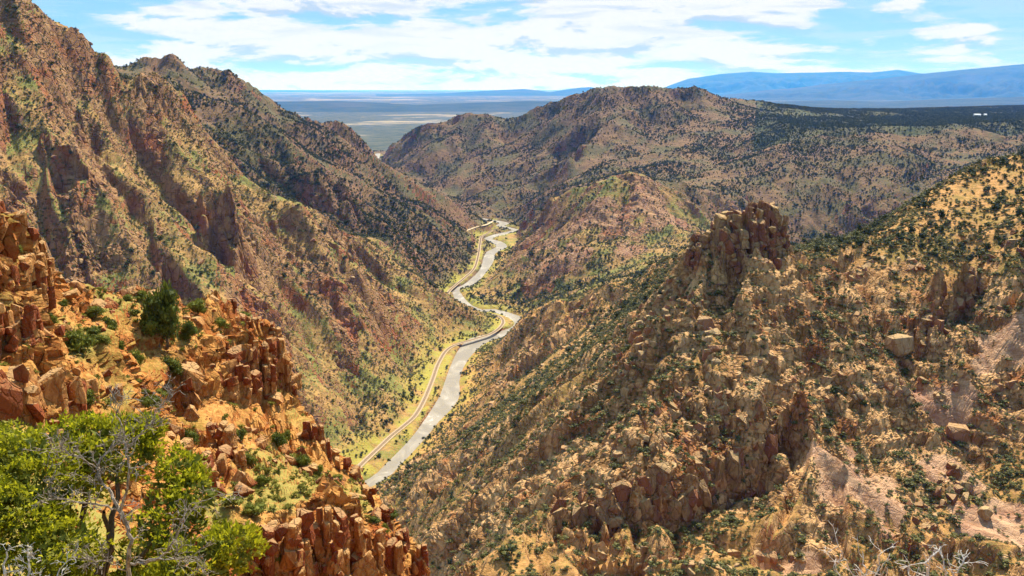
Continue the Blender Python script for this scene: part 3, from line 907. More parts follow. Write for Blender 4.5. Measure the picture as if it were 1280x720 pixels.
range_mesh("foothills", [(800, 128), (850, 124), (905, 124), (960, 127), (1040, 125), (1100, 127), (1200, 123), (1300, 120), (1480, 117)], 17000, 6000, "dark wooded foothills behind the plateau", 45, 0.15)
range_mesh("distant_mesa", [(240, 128), (330, 127), (420, 126), (470, 128), (520, 131), (600, 128), (660, 126), (760, 128), (800, 130)], 15500, 2600, "low dark mesa across the plain", 35, 0.06)

# ------------------------------------------------------------------ shapes: rocks, crowns, tubes
def hull_mesh(name, P):
    bm = bmesh.new()
    for p in P:
        bm.verts.new(p)
    r = bmesh.ops.convex_hull(bm, input=bm.verts)
    dead = [g for g in bm.verts if not g.link_faces]
    bmesh.ops.delete(bm, geom=dead, context='VERTS')
    me = bpy.data.meshes.new(name)
    bm.to_mesh(me)
    bm.free()
    return me


def boulder_mesh(seed, flat=0.7, n=13):
    r = np.random.RandomState(seed)
    P = r.randn(n, 3)
    P /= np.abs(P).max(1)[:, None] ** 0.6 * np.linalg.norm(P, axis=1)[:, None] ** 0.4
    P *= 0.8 + 0.2 * r.rand(n, 1)
    return hull_mesh("boulder", P * [0.55, 0.45, 0.5 * flat])


def pillar_mesh(seed, w, d, h, lean=0.1):
    """jointed rock pillar standing on z = 0: blocky section that shifts at each joint, with cracked, chipped faces"""
    r = np.random.RandomState(seed)
    ns, nl = 18, int(np.clip(h / w * 9, 12, 26))
    nf = r.randint(4, 7)                                   # flat faces of the section
    fa = np.sort(np.linspace(0, 2 * np.pi, nf, endpoint=False) + r.uniform(-0.35, 0.35, nf))
    fd = r.uniform(0.75, 1.0, nf)
    ang = np.linspace(0, 2 * np.pi, ns, endpoint=False)
    hh = np.linspace(0, 1, nl)
    nb = max(2, int(h / (w * 0.9)))
    cut = np.r_[-1, np.sort(r.uniform(0.12, 0.9, nb)), 2]  # joints
    blk = np.searchsorted(cut, hh)
    bo_ = r.uniform(-0.07, 0.07, (nb + 3, 2))
    bs = r.uniform(0.86, 1.06, nb + 3)
    brot = r.uniform(-0.15, 0.15, nb + 3)
    V = []
    tilt = r.uniform(-0.55, 0.55, 2)
    for k in range(nl):
        fac = np.cos(ang[:, None] - fa[None] - brot[blk[k]])
        rad = np.min(np.where(fac > 0.15, fd[None] / np.maximum(fac, 0.15), 9), 1)
        rad = np.minimum(rad, 1.35) * bs[blk[k]] * (1 - 0.22 * hh[k])
        rad = rad * (1 + 0.09 * vnoise(ang * 2.2 + seed * 3.1, np.full(ns, hh[k] * h / w * 2.6 + seed)) + 0.07 * vnoise(ang * 5 + seed, np.full(ns, hh[k] * h / w * 7)))
        if k == nl - 1:
            rad = rad * 0.86
        cx, cy = np.cos(ang) * rad, np.sin(ang) * rad
        zz = h * hh[k] + (cx * tilt[0] + cy * tilt[1]) * w * 0.5 * hh[k] ** 2 + r.uniform(-0.02, 0.02, ns) * w
        V.append(np.stack([(cx + bo_[blk[k], 0]) * w / 2 + lean * h * hh[k] * 0.3, (cy + bo_[blk[k], 1]) * d / 2, zz], 1))
    V = np.vstack(V + [V[-1].mean(0, keepdims=True) + [[0, 0, 0.03 * w]]])
    Fc = []
    for k in range(nl - 1):
        for i in range(ns):
            a, b = k * ns + i, k * ns + (i + 1) % ns
            Fc += [(a, b, b + ns), (a, b + ns, a + ns)]
    for i in range(ns):
        Fc.append(((nl - 1) * ns + i, (nl - 1) * ns + (i + 1) % ns, len(V) - 1))
    return np_mesh("rock_pillar", V, np.array(Fc))


def leaf_cloud(centers, radii, n, size, r, shell=0.55, aspect=2.2, up=0.3):
    """n small leaf triangles spread through ellipsoid lobes"""
    centers, radii = np.asarray(centers, float), np.asarray(radii, float)
    vol = radii.prod(1) ** (2 / 3)
    k = r.choice(len(centers), n, p=vol / vol.sum())
    d = r.randn(n, 3)
    d /= np.linalg.norm(d, axis=1)[:, None]
    rr = shell + (1 - shell) * r.rand(n) ** 0.6
    rr *= 1 + 0.22 * np.sin(d[:, 0] * 5 + k * 1.7) * np.cos(d[:, 1] * 4.3 + d[:, 2] * 5.1 + k)
    c = centers[k] + d * radii[k] * rr[:, None]
    ax = d * 0.8 + r.randn(n, 3) * 0.7
    ax[:, 2] += up
    ax /= np.linalg.norm(ax, axis=1)[:, None]
    sd = np.cross(ax, r.randn(n, 3))
    sd /= np.linalg.norm(sd, axis=1)[:, None]
    s = size * r.uniform(0.6, 1.4, n)[:, None]
    V = np.stack([c - sd * s / aspect, c + sd * s / aspect, c + ax * s * 1.3], 1).reshape(-1, 3)
    return V, np.arange(n * 3).reshape(-1, 3)


def ico(sub, r, scale, jitter):
    bm = bmesh.new()
    bmesh.ops.create_icosphere(bm, subdivisions=sub, radius=1.0)
    V = np.array([v.co[:] for v in bm.verts])
    Fc = np.array([[v.index for v in f.verts] for f in bm.faces])
    bm.free()
    return V * (1 + r.uniform(-jitter, jitter, (len(V), 1))) * scale, Fc


def merge(parts):
    V, Fc, o = [], [], 0
    for v, f in parts:
        V.append(v)
        Fc.append(np.asarray(f) + o)
        o += len(v)
    return np.vstack(V), np.vstack(Fc)


def tube(P, R, ns=5):
    P, R = np.asarray(P, float), np.asarray(R, float)
    d = np.gradient(P, axis=0)
    d /= np.linalg.norm(d, axis=1)[:, None] + 1e-9
    ref = np.array([0.3, 0.2, 1.0]) if abs(d[0][2]) < 0.8 else np.array([1.0, 0.1, 0.2])
    a = np.cross(d, ref)
    a /= np.linalg.norm(a, axis=1)[:, None] + 1e-9
    b = np.cross(d, a)
    ang = np.linspace(0, 2 * np.pi, ns, endpoint=False)
    V = (P[:, None] + R[:, None, None] * (a[:, None] * np.cos(ang)[None, :, None] + b[:, None] * np.sin(ang)[None, :, None])).reshape(-1, 3)
    Fc = []
    for k in range(len(P) - 1):
        for i in range(ns):
            p, q = k * ns + i, k * ns + (i + 1) % ns
            Fc += [(p, q, q + ns), (p, q + ns, p + ns)]
    return V, np.array(Fc)


def crown_mesh(seed, lobes, leaves, leaf):
    r = np.random.RandomState(seed)
    cs, rs, parts = [], [], []
    for k in range(lobes):
        a, h = r.uniform(0, 6.28), r.uniform(0.25, 0.85)
        q = 0.55 * (1 - abs(h - 0.45)) * r.uniform(0.3, 1)
        cs.append((math.cos(a) * q, math.sin(a) * q, h))
        rs.append((r.uniform(0.25, 0.42), r.uniform(0.25, 0.42), r.uniform(0.18, 0.30)))
        v, f = ico(1, r, np.array(rs[-1]) * 0.72, 0.25)
        parts.append((v + cs[-1], f))
    parts.append(leaf_cloud(cs, rs, leaves, leaf, r))
    V, Fc = merge(parts)
    return np_mesh("crown", V, Fc)


SLOPE_CROWNS = [crown_mesh(100 + k, 5, 110, 0.16) for k in range(5)]
SCRUB_MESH = [crown_mesh(200 + k, 4, 75, 0.17) for k in range(3)]
NEAR_CROWNS = [crown_mesh(300 + k, 9, 1500, 0.075) for k in range(4)]
BOULDERS = [boulder_mesh(400 + k, 0.65 + 0.1 * (k % 4)) for k in range(8)]
tv_, tf_ = tube([(0, 0, -0.12), (0.03, 0.02, 0.15), (-0.02, 0.04, 0.45)], [0.07, 0.055, 0.03], 5)
TRUNK = np_mesh("trunk", tv_, tf_)
TRUNK.materials.append(M_bark)
for q in SLOPE_CROWNS:
    q.materials.append(M_leaf_slope)
for q in SCRUB_MESH:
    q.materials.append(M_leaf_scrub)
for q in NEAR_CROWNS:
    q.materials.append(M_leaf_shrub)


def scatter(name, label, pts, scl, meshes, mat=None):
    """one object of kind stuff: copies of a few small meshes set on the given points"""
    n = len(pts)
    me = bpy.data.meshes.new(name)
    me.vertices.add(n)
    me.vertices.foreach_set('co', np.asarray(pts, np.float32).ravel())
    at = me.attributes.new('size', 'FLOAT_VECTOR', 'POINT')
    at.data.foreach_set('vector', np.asarray(scl, np.float32).ravel())
    at = me.attributes.new('turn', 'FLOAT_VECTOR', 'POINT')
    rot = np.zeros((n, 3), np.float32)
    rot[:, 2] = rng.uniform(0, 6.28, n)
    rot[:, :2] = rng.uniform(-0.2, 0.2, (n, 2))
    at.data.foreach_set('vector', rot.ravel())
    o = link(name, me)
    g = bpy.data.node_groups.new(name, 'GeometryNodeTree')
    g.interface.new_socket('Geometry', in_out='INPUT', socket_type='NodeSocketGeometry')
    g.interface.new_socket('Geometry', in_out='OUTPUT', socket_type='NodeSocketGeometry')
    N = g.nodes
    gi, go = N.new('NodeGroupInput'), N.new('NodeGroupOutput')
    join = N.new('GeometryNodeJoinGeometry')
    for q in meshes:
        src = bpy.data.objects.new(name + "_source", q)
        oi = N.new('GeometryNodeObjectInfo')
        oi.inputs['Object'].default_value = src
        oi.inputs['As Instance'].default_value = True
        g.links.new(oi.outputs['Geometry'], join.inputs[0])
    iop = N.new('GeometryNodeInstanceOnPoints')
    m2p = N.new('GeometryNodeMeshToPoints')
    g.links.new(gi.outputs[0], m2p.inputs[0])
    g.links.new(m2p.outputs[0], iop.inputs['Points'])
    g.links.new(join.outputs[0], iop.inputs['Instance'])
    iop.inputs['Pick Instance'].default_value = True
    for an, sk in (('turn', 'Rotation'), ('size', 'Scale')):
        na = N.new('GeometryNodeInputNamedAttribute')
        na.data_type = 'FLOAT_VECTOR'
        na.inputs[0].default_value = an
        g.links.new(na.outputs[0], iop.inputs[sk])
    g.links.new(iop.outputs[0], go.inputs[0])
    md = o.modifiers.new("scatter", 'NODES')
    md.node_group = g
    return kind(o, 'stuff', label)


# ------------------------------------------------------------------ the near spur and the rim under the viewpoint
def back(line, dy, dz):
    return [(p[0] * (1 + dy / p[1]), p[1] + dy, p[2] + dz) for p in line]


spur = L((-170, 150, 52), (-100, 195, 55), (0, 248, 60), (20, 265, 62), (45, 290, 64), (60, 315, 66), (75, 342, 72), (110, 350, 78), (150, 355, 82), (190, 365, 85), (240, 375, 88),
         (300, 388, 92), (330, 403, 93), (345, 435, 92), (365, 480, 91), (372, 510, 89), (400, 545, 86), (440, 580, 84), (470, 620, 80), (500, 660, 76), (535, 690, 74), (552, 722, 71))
near_lines = [
    spur, back(spur, 5, -7), back(spur, 22, -42), [(x, y, z) for x, y, z in [(-260, 170, -230), (-150, 170, -225), (-60, 150, -200), (-20, 120, -165)]],
    L((-120, 445, 48), (0, 447, 52), (55, 442, 55), (95, 425, 60), (130, 400, 65)), L((-100, 330, 54), (0, 330, 57), (35, 340, 60), (62, 365, 66)),
    L((0, 380, 55), (40, 378, 58), (70, 372, 66)),
    L((95, 400, 68), (150, 395, 76), (200, 400, 80)), L((150, 425, 73), (200, 440, 76), (250, 430, 81), (300, 405, 89)),
    L((215, 462, 75.5), (250, 450, 79), (280, 440, 83), (300, 425, 87), (325, 415, 90), (345, 430, 90.5)),
    L((215, 520, 73), (250, 512, 76), (290, 508, 80), (340, 508, 85.5), (366, 515, 87.5)),
    L((-60, 455, 47.5), (0, 458, 49), (60, 468, 53), (110, 476, 57), (160, 478, 62)), L((-60, 520, 45), (0, 522, 46.5), (60, 520, 50), (110, 515, 54), (160, 505, 58)),
    L((180, 520, 66), (220, 560, 64), (260, 560, 68), (320, 560, 74), (380, 560, 81)), L((230, 600, 58), (290, 610, 62), (350, 600, 68), (410, 605, 74)),
    L((290, 645, 54), (330, 652, 55.5), (365, 640, 59), (400, 615, 65), (440, 625, 69), (475, 655, 70)),
    L((290, 735, 51), (340, 742, 53), (380, 742, 56), (430, 742, 61), (500, 745, 66)),
    L((0, 560, 40), (100, 560, 44)), L((-60, 640, 30), (60, 660, 32), (160, 690, 34), (260, 760, 38)),
    [(-7, 9, -6.9), (-3, 9, -6.9), (0, 9, -6.6), (4, 9, -6.4), (9, 9, -6.4)], [(-9, 13, -9.2), (-4, 13, -9.4), (0, 13, -9.2), (5, 13, -9.2), (12, 13, -9.2)],
    [(-2, 2, -2.0), (0, 2, -1.8), (2, 2, -2.0)], [(-4, 4, -3.4), (0, 4, -3.3), (4, 4, -3.3)],
    [(-14, 22, -17), (-4, 22, -17), (8, 22, -16.5), (20, 22, -16.5)], [(-12, 40, -34), (0, 40, -34), (16, 40, -33), (36, 40, -33)],
    [(2, 65, -62), (30, 65, -58), (60, 65, -58)], [(4, 115, -162), (40, 115, -162), (100, 115, -162)], [(-8, 72, -55), (-5, 80, -72), (0, 95, -120)],
]
TN = np.r_[np.linspace((-170 - 640) / F, (575 - 640) / F, 600), np.linspace((580 - 640) / F, (1450 - 640) / F, 70)]
NEARF = Field(near_lines, TN[0] - 0.03, TN[-1] + 0.03, 420, 1.5, 170, 420)
NTN, NYN = len(TN), 600
nx_, ny_ = polar_grid(NEARF, TN, 1.6, 165, NYN)


def spur_height(x, y):
    z = NEARF.sample(x, y)
    e = np.maximum(y * 0.006, 0.1)
    sx = (NEARF.sample(x + e, y) - NEARF.sample(x - e, y)) / (2 * e)
    sy = (NEARF.sample(x, y + e) - NEARF.sample(x, y - e)) / (2 * e)
    sl = np.hypot(sx, sy)
    far_ = sstep(18, 45, y)
    wx = x + 2.2 * fbm(x / 11, y / 11, 3)
    wy = y + 2.2 * fbm(x / 11 + 40, y / 11 + 11, 3)
    tone = np.zeros(x.shape)
    h = far_ * 1.8 * fbm(x / 14 + 5, y / 14, 4)
    rockn = ridged(wx / 13 + 2, wy / 13, 4, 0.6)
    rock = sstep(0.45, 0.75, rockn + 0.35 * np.clip(sl - 0.7, -0.5, 1.0)) * far_
    q = (z + h + 1.2 * fbm(x / 6, y / 6, 3)) / 2.6
    fr = q - np.floor(q)
    h += (0.25 + 0.5 * rock) * (1 - 0.6 * sstep(0.9, 1.7, sl)) * far_ * (np.floor(q) + sstep(0.35, 0.6, fr) - q) * 2.6
    for cs, am in ((5.5, 2.0), (2.6, 1.2), (1.2, 0.5), (0.6, 0.16)):
        f1, f2, c = voronoi(wx / cs + 3, wy / cs)
        tone += (c - 0.5) * 0.7
        h += (0.25 + rock) * am * (1 - 0.75 * sstep(0.9, 1.7, sl)) * (0.25 + 0.75 * far_) * (c - 0.5 - 0.6 * sstep(0.18, 0.0, f2 - f1)) * (0.7 if cs > 1 else 1)
    grass = sstep(0.10, 0.35, fbm(x / 9 + 21, y / 9, 4)) * (1 - rock) * sstep(1.6, 0.9, sl) * 0.9
    zz = z + h
    lat = (x * -sy + y * sx) / (sl + 1e-6)
    f1, f2, c = voronoi(lat / 1.9 + zz * 0.1, zz / 1.6)
    f1, f2, c2 = voronoi(lat / 0.8 - zz * 0.2, zz / 0.7)
    push = ((c - 0.5) * 1.5 + (c2 - 0.5) * 0.7) * far_ * sstep(0.6, 1.4, sl)
    return zz, rock, grass, tone, -sx / (sl + 1e-6) * push, -sy / (sl + 1e-6) * push


px_, py_ = nx_.ravel(), ny_.ravel()
pz_, prock, pgrass, ptone, pbx, pby = spur_height(px_, py_)
pz_ = calm_combs(pz_.reshape(NYN, NTN), nx_, ny_, 0.8, 2.0).ravel()
me = np_mesh("rocky_spur", np.stack([px_ + pbx, py_ + pby, pz_], 1), quads(NYN, NTN))
attr(me, 'tone', ptone)
attr(me, 'rock', prock)
attr(me, 'grass', pgrass)
kind(link("rocky_spur", me, M_outcrop), 'structure', "orange rocky spur with broken cliffs close to the viewpoint")


def visible(Xg, Yg, Z, slack):
    e = Z / Yg
    return e >= np.maximum.accumulate(e, 0) - slack


def grid_points(gx, gy, Z, dens, r):
    """random points on a grid of quads, dens = number per square metre for each quad"""
    ny, nt = Z.shape
    ax = (gx[1:, :-1] - gx[:-1, :-1], gy[1:, :-1] - gy[:-1, :-1])
    bx = (gx[:-1, 1:] - gx[:-1, :-1], gy[:-1, 1:] - gy[:-1, :-1])
    A = np.abs(ax[0] * bx[1] - ax[1] * bx[0])
    cnt = r.poisson(np.clip(A * dens, 0, 30))
    i, j = np.nonzero(cnt)
    k = np.repeat(np.arange(len(i)), cnt[i, j])
    i, j = i[k], j[k]
    a, b = r.rand(len(i)), r.rand(len(i))
    def lerp(G):
        return (G[i, j] * (1 - a) + G[i + 1, j] * a) * (1 - b) + (G[i, j + 1] * (1 - a) + G[i + 1, j + 1] * a) * b
    return np.stack([lerp(gx), lerp(gy), lerp(Z)], 1), i, j


# ------------------------------------------------------------------ trees, scrub and loose rock on the canyon sides
Zg = cz_.reshape(NYF, NTF)
vis = visible(gx_, gy_, Zg, 0.006)[:-1, :-1]
slg = cslope.reshape(NYF, NTF)[:-1, :-1]
rkg = crock.reshape(NYF, NTF)[:-1, :-1]
nrg = cnear.reshape(NYF, NTF)[:-1, :-1]
bkg = cbank.reshape(NYF, NTF)[:-1, :-1]
rgg = reg.reshape(NYF - 1, NTF - 1)
gxx_, gyy_ = gx_[:-1, :-1], gy_[:-1, :-1]
dryland = (Zg[:-1, :-1] > -316) & (bkg > 7)
patch = fbm(gxx_ / 70, gyy_ / 70, 4)
patch2 = fbm(gxx_ / 260 + 9, gyy_ / 260, 3)
base = np.array([1 / 130., 1 / 85., 1 / 60., 1 / 26., 1 / 15., 1 / 400., 1 / 20.])[rgg]
farthin = np.clip(2600 / gyy_, 0.25, 1.0)
dens = base * vis * dryland * np.where(rgg >= 3, np.clip(0.9 + 1.7 * patch + 0.9 * patch2, 0.12, 3), np.clip(0.9 + 3.6 * patch + 1.6 * patch2, 0.05, 4)) * (1 - 0.6 * rkg) * sstep(1.8, 0.9, slg) * farthin
gu, gv, _ = project(np.stack([gxx_, gyy_, Zg[:-1, :-1]], -1))
wgt = 0.30 + 1.7 * ((gu > 1020) & (gv < 330)) + 2.2 * np.exp(-((gu - 1090) / 110) ** 2 - ((gv - 505) / 45) ** 2) + 1.0 * ((gu > 940) & (gu < 1050) & (gv > 320) & (gv < 420)) \
    + 1.0 * ((gu < 860) & (gv < 400)) + 0.4 * ((gu > 1180) & (gv > 520) & (gv < 600))
sg = cslab.reshape(NYF, NTF)[:-1, :-1]
dens = np.where(rgg == 1, dens * wgt * (1 - sg) * (gv < 712), dens)
JP, ji, jj_ = grid_points(gx_, gy_, Zg, dens, rng)
js = (1.3 + 1.3 * rng.pareto(2.6, len(JP)).clip(0, 2.6)) * np.where(rgg[ji, jj_] == 1, 0.9, 1.05)
size_px = js / JP[:, 1]
ju, jv, _ = project(JP)
order = np.argsort(-size_px * ((jv < 716) & (ju > 5) & (ju < 1275)))
keep = order[:290]
rest = order[290:]
pu, pv, _ = project(JP)
protos = []


def place_words(p):
    u, v, _ = project(np.array(p, float))
    if v > 655:
        return "below the long cliff near the bottom edge" if u < 1020 else "above the bare white twigs at the bottom right"
    if 850 < u < 1000 and v < 370:
        return "close around the foot of the rock tower"
    if u < 700:
        return "low on the ridge flank falling to the river"
    if u < 870:
        return "on the ridge flank left of the rock tower"
    if v < 330:
        return "on the upper slope under the right skyline"
    if u < 1010:
        return "on the crest between the rock tower and the long cliff"
    if v < 450:
        return "in the basin right of the rock tower"
    return "on the broken slope round the pink rock slab"


for k, idx in enumerate(keep):
    if k < len(SLOPE_CROWNS):
        t_ = thing("juniper_tree", "dark green juniper bush " + place_words(JP[idx]), "tree", JP[idx], rng.uniform(0, 6.28), "junipers dotting the canyon slopes")
        link("crown", SLOPE_CROWNS[k], None, t_)
        link("trunk", TRUNK, None, t_)
        t_.scale = (js[idx] * rng.uniform(0.85, 1.1),) * 2 + (js[idx],)
        protos.append(t_)
    else:
        dup(protos[k % len(protos)], JP[idx], rng.uniform(0, 6.28), (js[idx] * rng.uniform(0.8, 1.1), js[idx] * rng.uniform(0.8, 1.1), js[idx]), "dark green juniper bush " + place_words(JP[idx]))
scatter("juniper_woodland", "dark junipers dotted over all the farther slopes", JP[rest], np.stack([js[rest]] * 3, 1), SLOPE_CROWNS)

reach = sstep(1700, 900, gyy_)
dens = np.where(nrg > 0.5, 1 / 3.2, 1 / 6.5) * reach * vis * dryland * np.clip(1 + 1.8 * fbm(gxx_ / 24, gyy_ / 24, 4), 0.1, 3) * (1 - 0.35 * rkg) * (1 - 0.9 * sg)
bd = vis * (bkg > 0.6) * (bkg < 11) * (gyy_ < 2100) / 16.0 * np.clip(0.4 + 3.0 * fbm(gxx_ / 18 + 2, gyy_ / 18, 3), 0, 3)
BP, _, _ = grid_points(gx_, gy_, Zg, bd, rng)
bs_ = 0.9 + 1.1 * rng.pareto(2.5, len(BP)).clip(0, 2)
scatter("river_brush", "green brush lining the river banks", BP, np.stack([bs_, bs_, bs_ * 0.9], 1), SLOPE_CROWNS)
SP, si, sj = grid_points(gx_, gy_, Zg, dens, rng)
ss = (0.45 + 0.55 * rng.pareto(3.0, len(SP)).clip(0, 2.2)) * (1 + SP[:, 1] / 1300)
ss = ss * np.where(SP[:, 1] < 600, 1.25, 1.0)
scatter("scrub", "low olive scrub covering the canyon slopes", SP, np.stack([ss * 1.15, ss * 1.15, ss * 0.8], 1), SCRUB_MESH)

dens = np.where(nrg > 0.5, 1 / 15.0, 1 / 55.0) * reach * vis * dryland * np.clip(0.3 + 2.6 * fbm(gxx_ / 26 + 7, gyy_ / 26, 4) + rkg * 1.3, 0.03, 4) * (1 - 0.8 * sg)
RP, ri, rj = grid_points(gx_, gy_, Zg, dens, rng)
rs = 0.35 + 0.8 * rng.pareto(2.5, len(RP)).clip(0, 4.0)
rs *= np.where(RP[:, 1] > 520, 1.7, 1.0)
RP[:, 2] -= rs * 0.12
rb = [q.copy() for q in BOULDERS]
for q in rb:
    q.materials.append(M_rock_tan)
rpx = rs / RP[:, 1]
ru, rv_, _ = project(RP)
ro = np.argsort(-np.where((RP[:, 1] < 520) & (rv_ < 712) & (ru < 1275), rpx, 0))
for k, idx in enumerate(ro[:110]):
    b = link("boulder", rb[k % 8])
    b.location = RP[idx]
    b.scale = (rs[idx] * rng.uniform(1.0, 1.5), rs[idx] * rng.uniform(0.9, 1.2), rs[idx] * rng.uniform(0.8, 1.1))
    b.rotation_euler = (rng.uniform(-0.3, 0.3), rng.uniform(-0.3, 0.3), rng.uniform(0, 6.28))
    tag(b, "tan boulder " + place_words(RP[idx]), "boulder", "boulders on the right ridge")
RP, rs = RP[ro[110:]], rs[ro[110:]]
scatter("loose_rock", "broken tan rock lying over the slopes", RP, np.stack([rs * 1.2, rs, rs], 1), rb)
print("junipers", len(JP), "scrub", len(SP), "rocks", len(RP))

# ------------------------------------------------------------------ the square rock tower on the ridge
def ground_at(x, y):
    return float(canyon_z(np.array([x]), np.array([y]))[0])


TOWER = [(866, 304, 328, 16, 360), (878, 294, 326, 16, 364), (890, 288, 328, 15, 367), (903, 268, 329, 17, 366), (916, 270, 330, 17, 364), (930, 266, 331, 16, 366), (943, 259, 331, 17, 365), (957, 255, 329, 16, 367), (969, 259, 326, 14, 369),
         (978, 270, 324, 11, 371), (908, 286, 330, 16, 361), (926, 288, 332, 18, 360), (946, 276, 332, 18, 361), (962, 284, 330, 14, 363), (984, 300, 322, 9, 372), (912, 266, 300, 18, 373), (930, 263, 300, 18, 374), (948, 254, 300, 18, 374), (962, 256, 300, 16, 376), (896, 278, 310, 16, 373)]

# ------------------------------------------------------------------ cliffs of the near spur: jointed pillars
NZ = pz_.reshape(NYN, NTN)


def spur_z(x, y):
    tj = np.interp(x / y, TN, np.arange(NTN))
    j = int(min(max(tj, 0), NTN - 2))
    f = tj - j
    return float(np.interp(y, ny_[:, j], NZ[:, j]) * (1 - f) + np.interp(y, ny_[:, j + 1], NZ[:, j + 1]) * f)


CHUNKS = [boulder_mesh(900 + k, 1.0) for k in range(10)]


def chunk(o, mat, k, p, sx, sy, sz, sink=0.25):
    me_ = CHUNK_SETS.setdefault(mat.name, [q.copy() for q in CHUNKS])[k % 10]
    c = link("rock_block", me_, mat, o)
    c.location = Vector(p) - o.location - Vector((0, 0, sz * sink))
    c.scale = (sx, sy, sz)
    c.rotation_euler = (random.uniform(-0.35, 0.35), random.uniform(-0.35, 0.35), random.uniform(0, 6.28))


CHUNK_SETS = {}


def cliff(label, loc_px, rows, seed, mat=None, name="rock_cliff", cat="cliff"):
    o = thing(name, label, cat, unproj(*loc_px))
    n = 0
    for k, (u, vt, vb, wpx, Y) in enumerate(rows):
        wm = wpx * Y / F * 1.15
        nt_ = max(1, int(round((vb - vt) / wpx / 1.3)))
        vs = np.linspace(vt, vb, nt_ + 1)
        vs[1:-1] += np.random.RandomState(seed + k).uniform(-0.25, 0.25, nt_ - 1) * wpx
        for j in range(nt_):
            for half in ((0,) if random.random() < 0.45 else (-1, 1)):
                Yj = Y - (0.10 + 0.10 * random.random()) * wm * j + random.uniform(-0.2, 0.2) * wm
                uj = u + half * wpx * 0.27 + random.uniform(-0.12, 0.12) * wpx
                top, bot = unproj(uj, vs[j] + random.uniform(-0.12, 0.2) * wpx, Yj), unproj(uj, vs[j + 1], Yj)
                wj = wm * (0.62 if half else 1.0) * random.uniform(0.85, 1.2)
                h = top[2] - bot[2] + (0.5 if j < nt_ - 1 else 1.2)
                pm = pillar_mesh(seed * 31 + n, wj, wj * random.uniform(1.2, 1.9), h, random.uniform(-0.2, 0.2))
                pm.materials.append(mat or M_rock_orange)
                c = link("rock_block", pm, None, o)
                c.location = Vector((bot[0], bot[1] + 0.35 * wj, top[2] - h)) - o.location
                c.rotation_euler = (random.uniform(-0.07, 0.07), random.uniform(-0.09, 0.09), random.uniform(-0.6, 0.6))
                n += 1
        for _ in range(5):
            f = random.random()
            v = vt + (vb - vt) * f + random.uniform(-0.2, 0.2) * wpx
            sz = wm * random.uniform(0.35, 1.0)
            chunk(o, mat or M_rock_orange, random.randrange(10), unproj(u + random.uniform(-0.6, 0.6) * wpx, v, Y - 0.25 * wm * (0.3 + f)), sz, sz, sz * random.uniform(0.7, 1.6), 0.3)
    return o


cliff("squat brown rock tower standing on the crest of the right ridge", (935, 328, 362), TOWER, 500, M_rock_red, "rock_tower", "rock tower")
def hit(u, v, y0=150.0, y1=1200.0):
    """forward distance at which the sight line (u, v) meets the canyon land"""
    Y = np.exp(np.linspace(math.log(y0), math.log(y1), 700))
    d = np.array(unproj(u, v, 1.0))
    z = canyon_z(d[0] * Y, Y)
    under = np.nonzero(d[2] * Y < z)[0]
    return float(Y[under[0]]) if len(under) else y1


def crag(label, spine, n, mat, size, tall=1.5):
    """a broken outcrop: angular blocks bedded in the land along a band given as (u, v top, v bottom)"""
    P = np.array(spine, float)
    m_ = P[len(P) // 2]
    o = thing("rock_crag", label, "crag", unproj(m_[0], m_[2], hit(m_[0], m_[2])))
    for k in range(n):
        t_ = random.random() * (len(P) - 1)
        i = int(t_)
        q = P[i] + (P[min(i + 1, len(P) - 1)] - P[i]) * (t_ - i)
        f = random.random()
        u, v = q[0] + random.uniform(-5, 5), q[1] + (q[2] - q[1]) * f
        Y = hit(u, v)
        sz = size * random.uniform(0.45, 1.25) * Y / F
        chunk(o, mat, random.randrange(10), unproj(u, v, Y), sz * random.uniform(0.8, 1.3), sz * random.uniform(0.8, 1.3), sz * random.uniform(0.8, tall), 0.12)
    return o


crag("long dark brown cliff below the sunlit crest of the right ridge", [(690, 632, 668), (738, 612, 660), (783, 594, 654), (829, 588, 656), (874, 562, 648), (918, 528, 630), (965, 504, 596)], 90, M_rock_crag, 24, 2.2)
crag("slanting dark cliff facing left below the right skyline", [(1150, 412, 446), (1177, 376, 424), (1205, 342, 392), (1234, 320, 362)], 44, M_rock_crag, 18, 2.0)
crag("dark red cleft rocks above the whitish dead shrub", [(1136, 606, 650), (1160, 590, 700), (1182, 582, 640), (1206, 588, 626)], 40, M_rock_red, 18, 1.8)
crag("broken tan ledge along the bottom edge under the long cliff", [(720, 690, 716), (800, 686, 720), (868, 676, 712), (935, 680, 716), (1010, 676, 712)], 44, M_rock_tan, 20, 1.2)
crag("steep tan ribs on the sunlit flank left of the tower", [(866, 334, 372), (838, 358, 400), (812, 386, 436), (790, 420, 470), (780, 450, 500)], 56, M_rock_tan, 15, 1.7)
crag("pale ledges in the middle of the right slope above the pink slab", [(1030, 474, 500), (1080, 470, 500), (1130, 474, 500), (1220, 480, 506), (1290, 470, 506)], 44, M_rock_tan, 15, 1.1)
crag("brown ledge of rock under the skyline at the right edge", [(1250, 284, 316), (1272, 278, 318), (1294, 276, 320)], 18, M_rock_crag, 16, 1.5)
crag("low broken rock band above the basin right of the tower", [(1060, 332, 350), (1090, 322, 342), (1126, 318, 340), (1150, 326, 346)], 30, M_rock_tan, 14, 1.1)
crag("rough rock crest running down from the tower to the long cliff", [(880, 350, 380), (884, 400, 440), (894, 450, 490), (906, 500, 530), (850, 470, 540), (820, 520, 570)], 80, M_rock_tan, 17, 1.5)
Yb = hit(1124, 446)
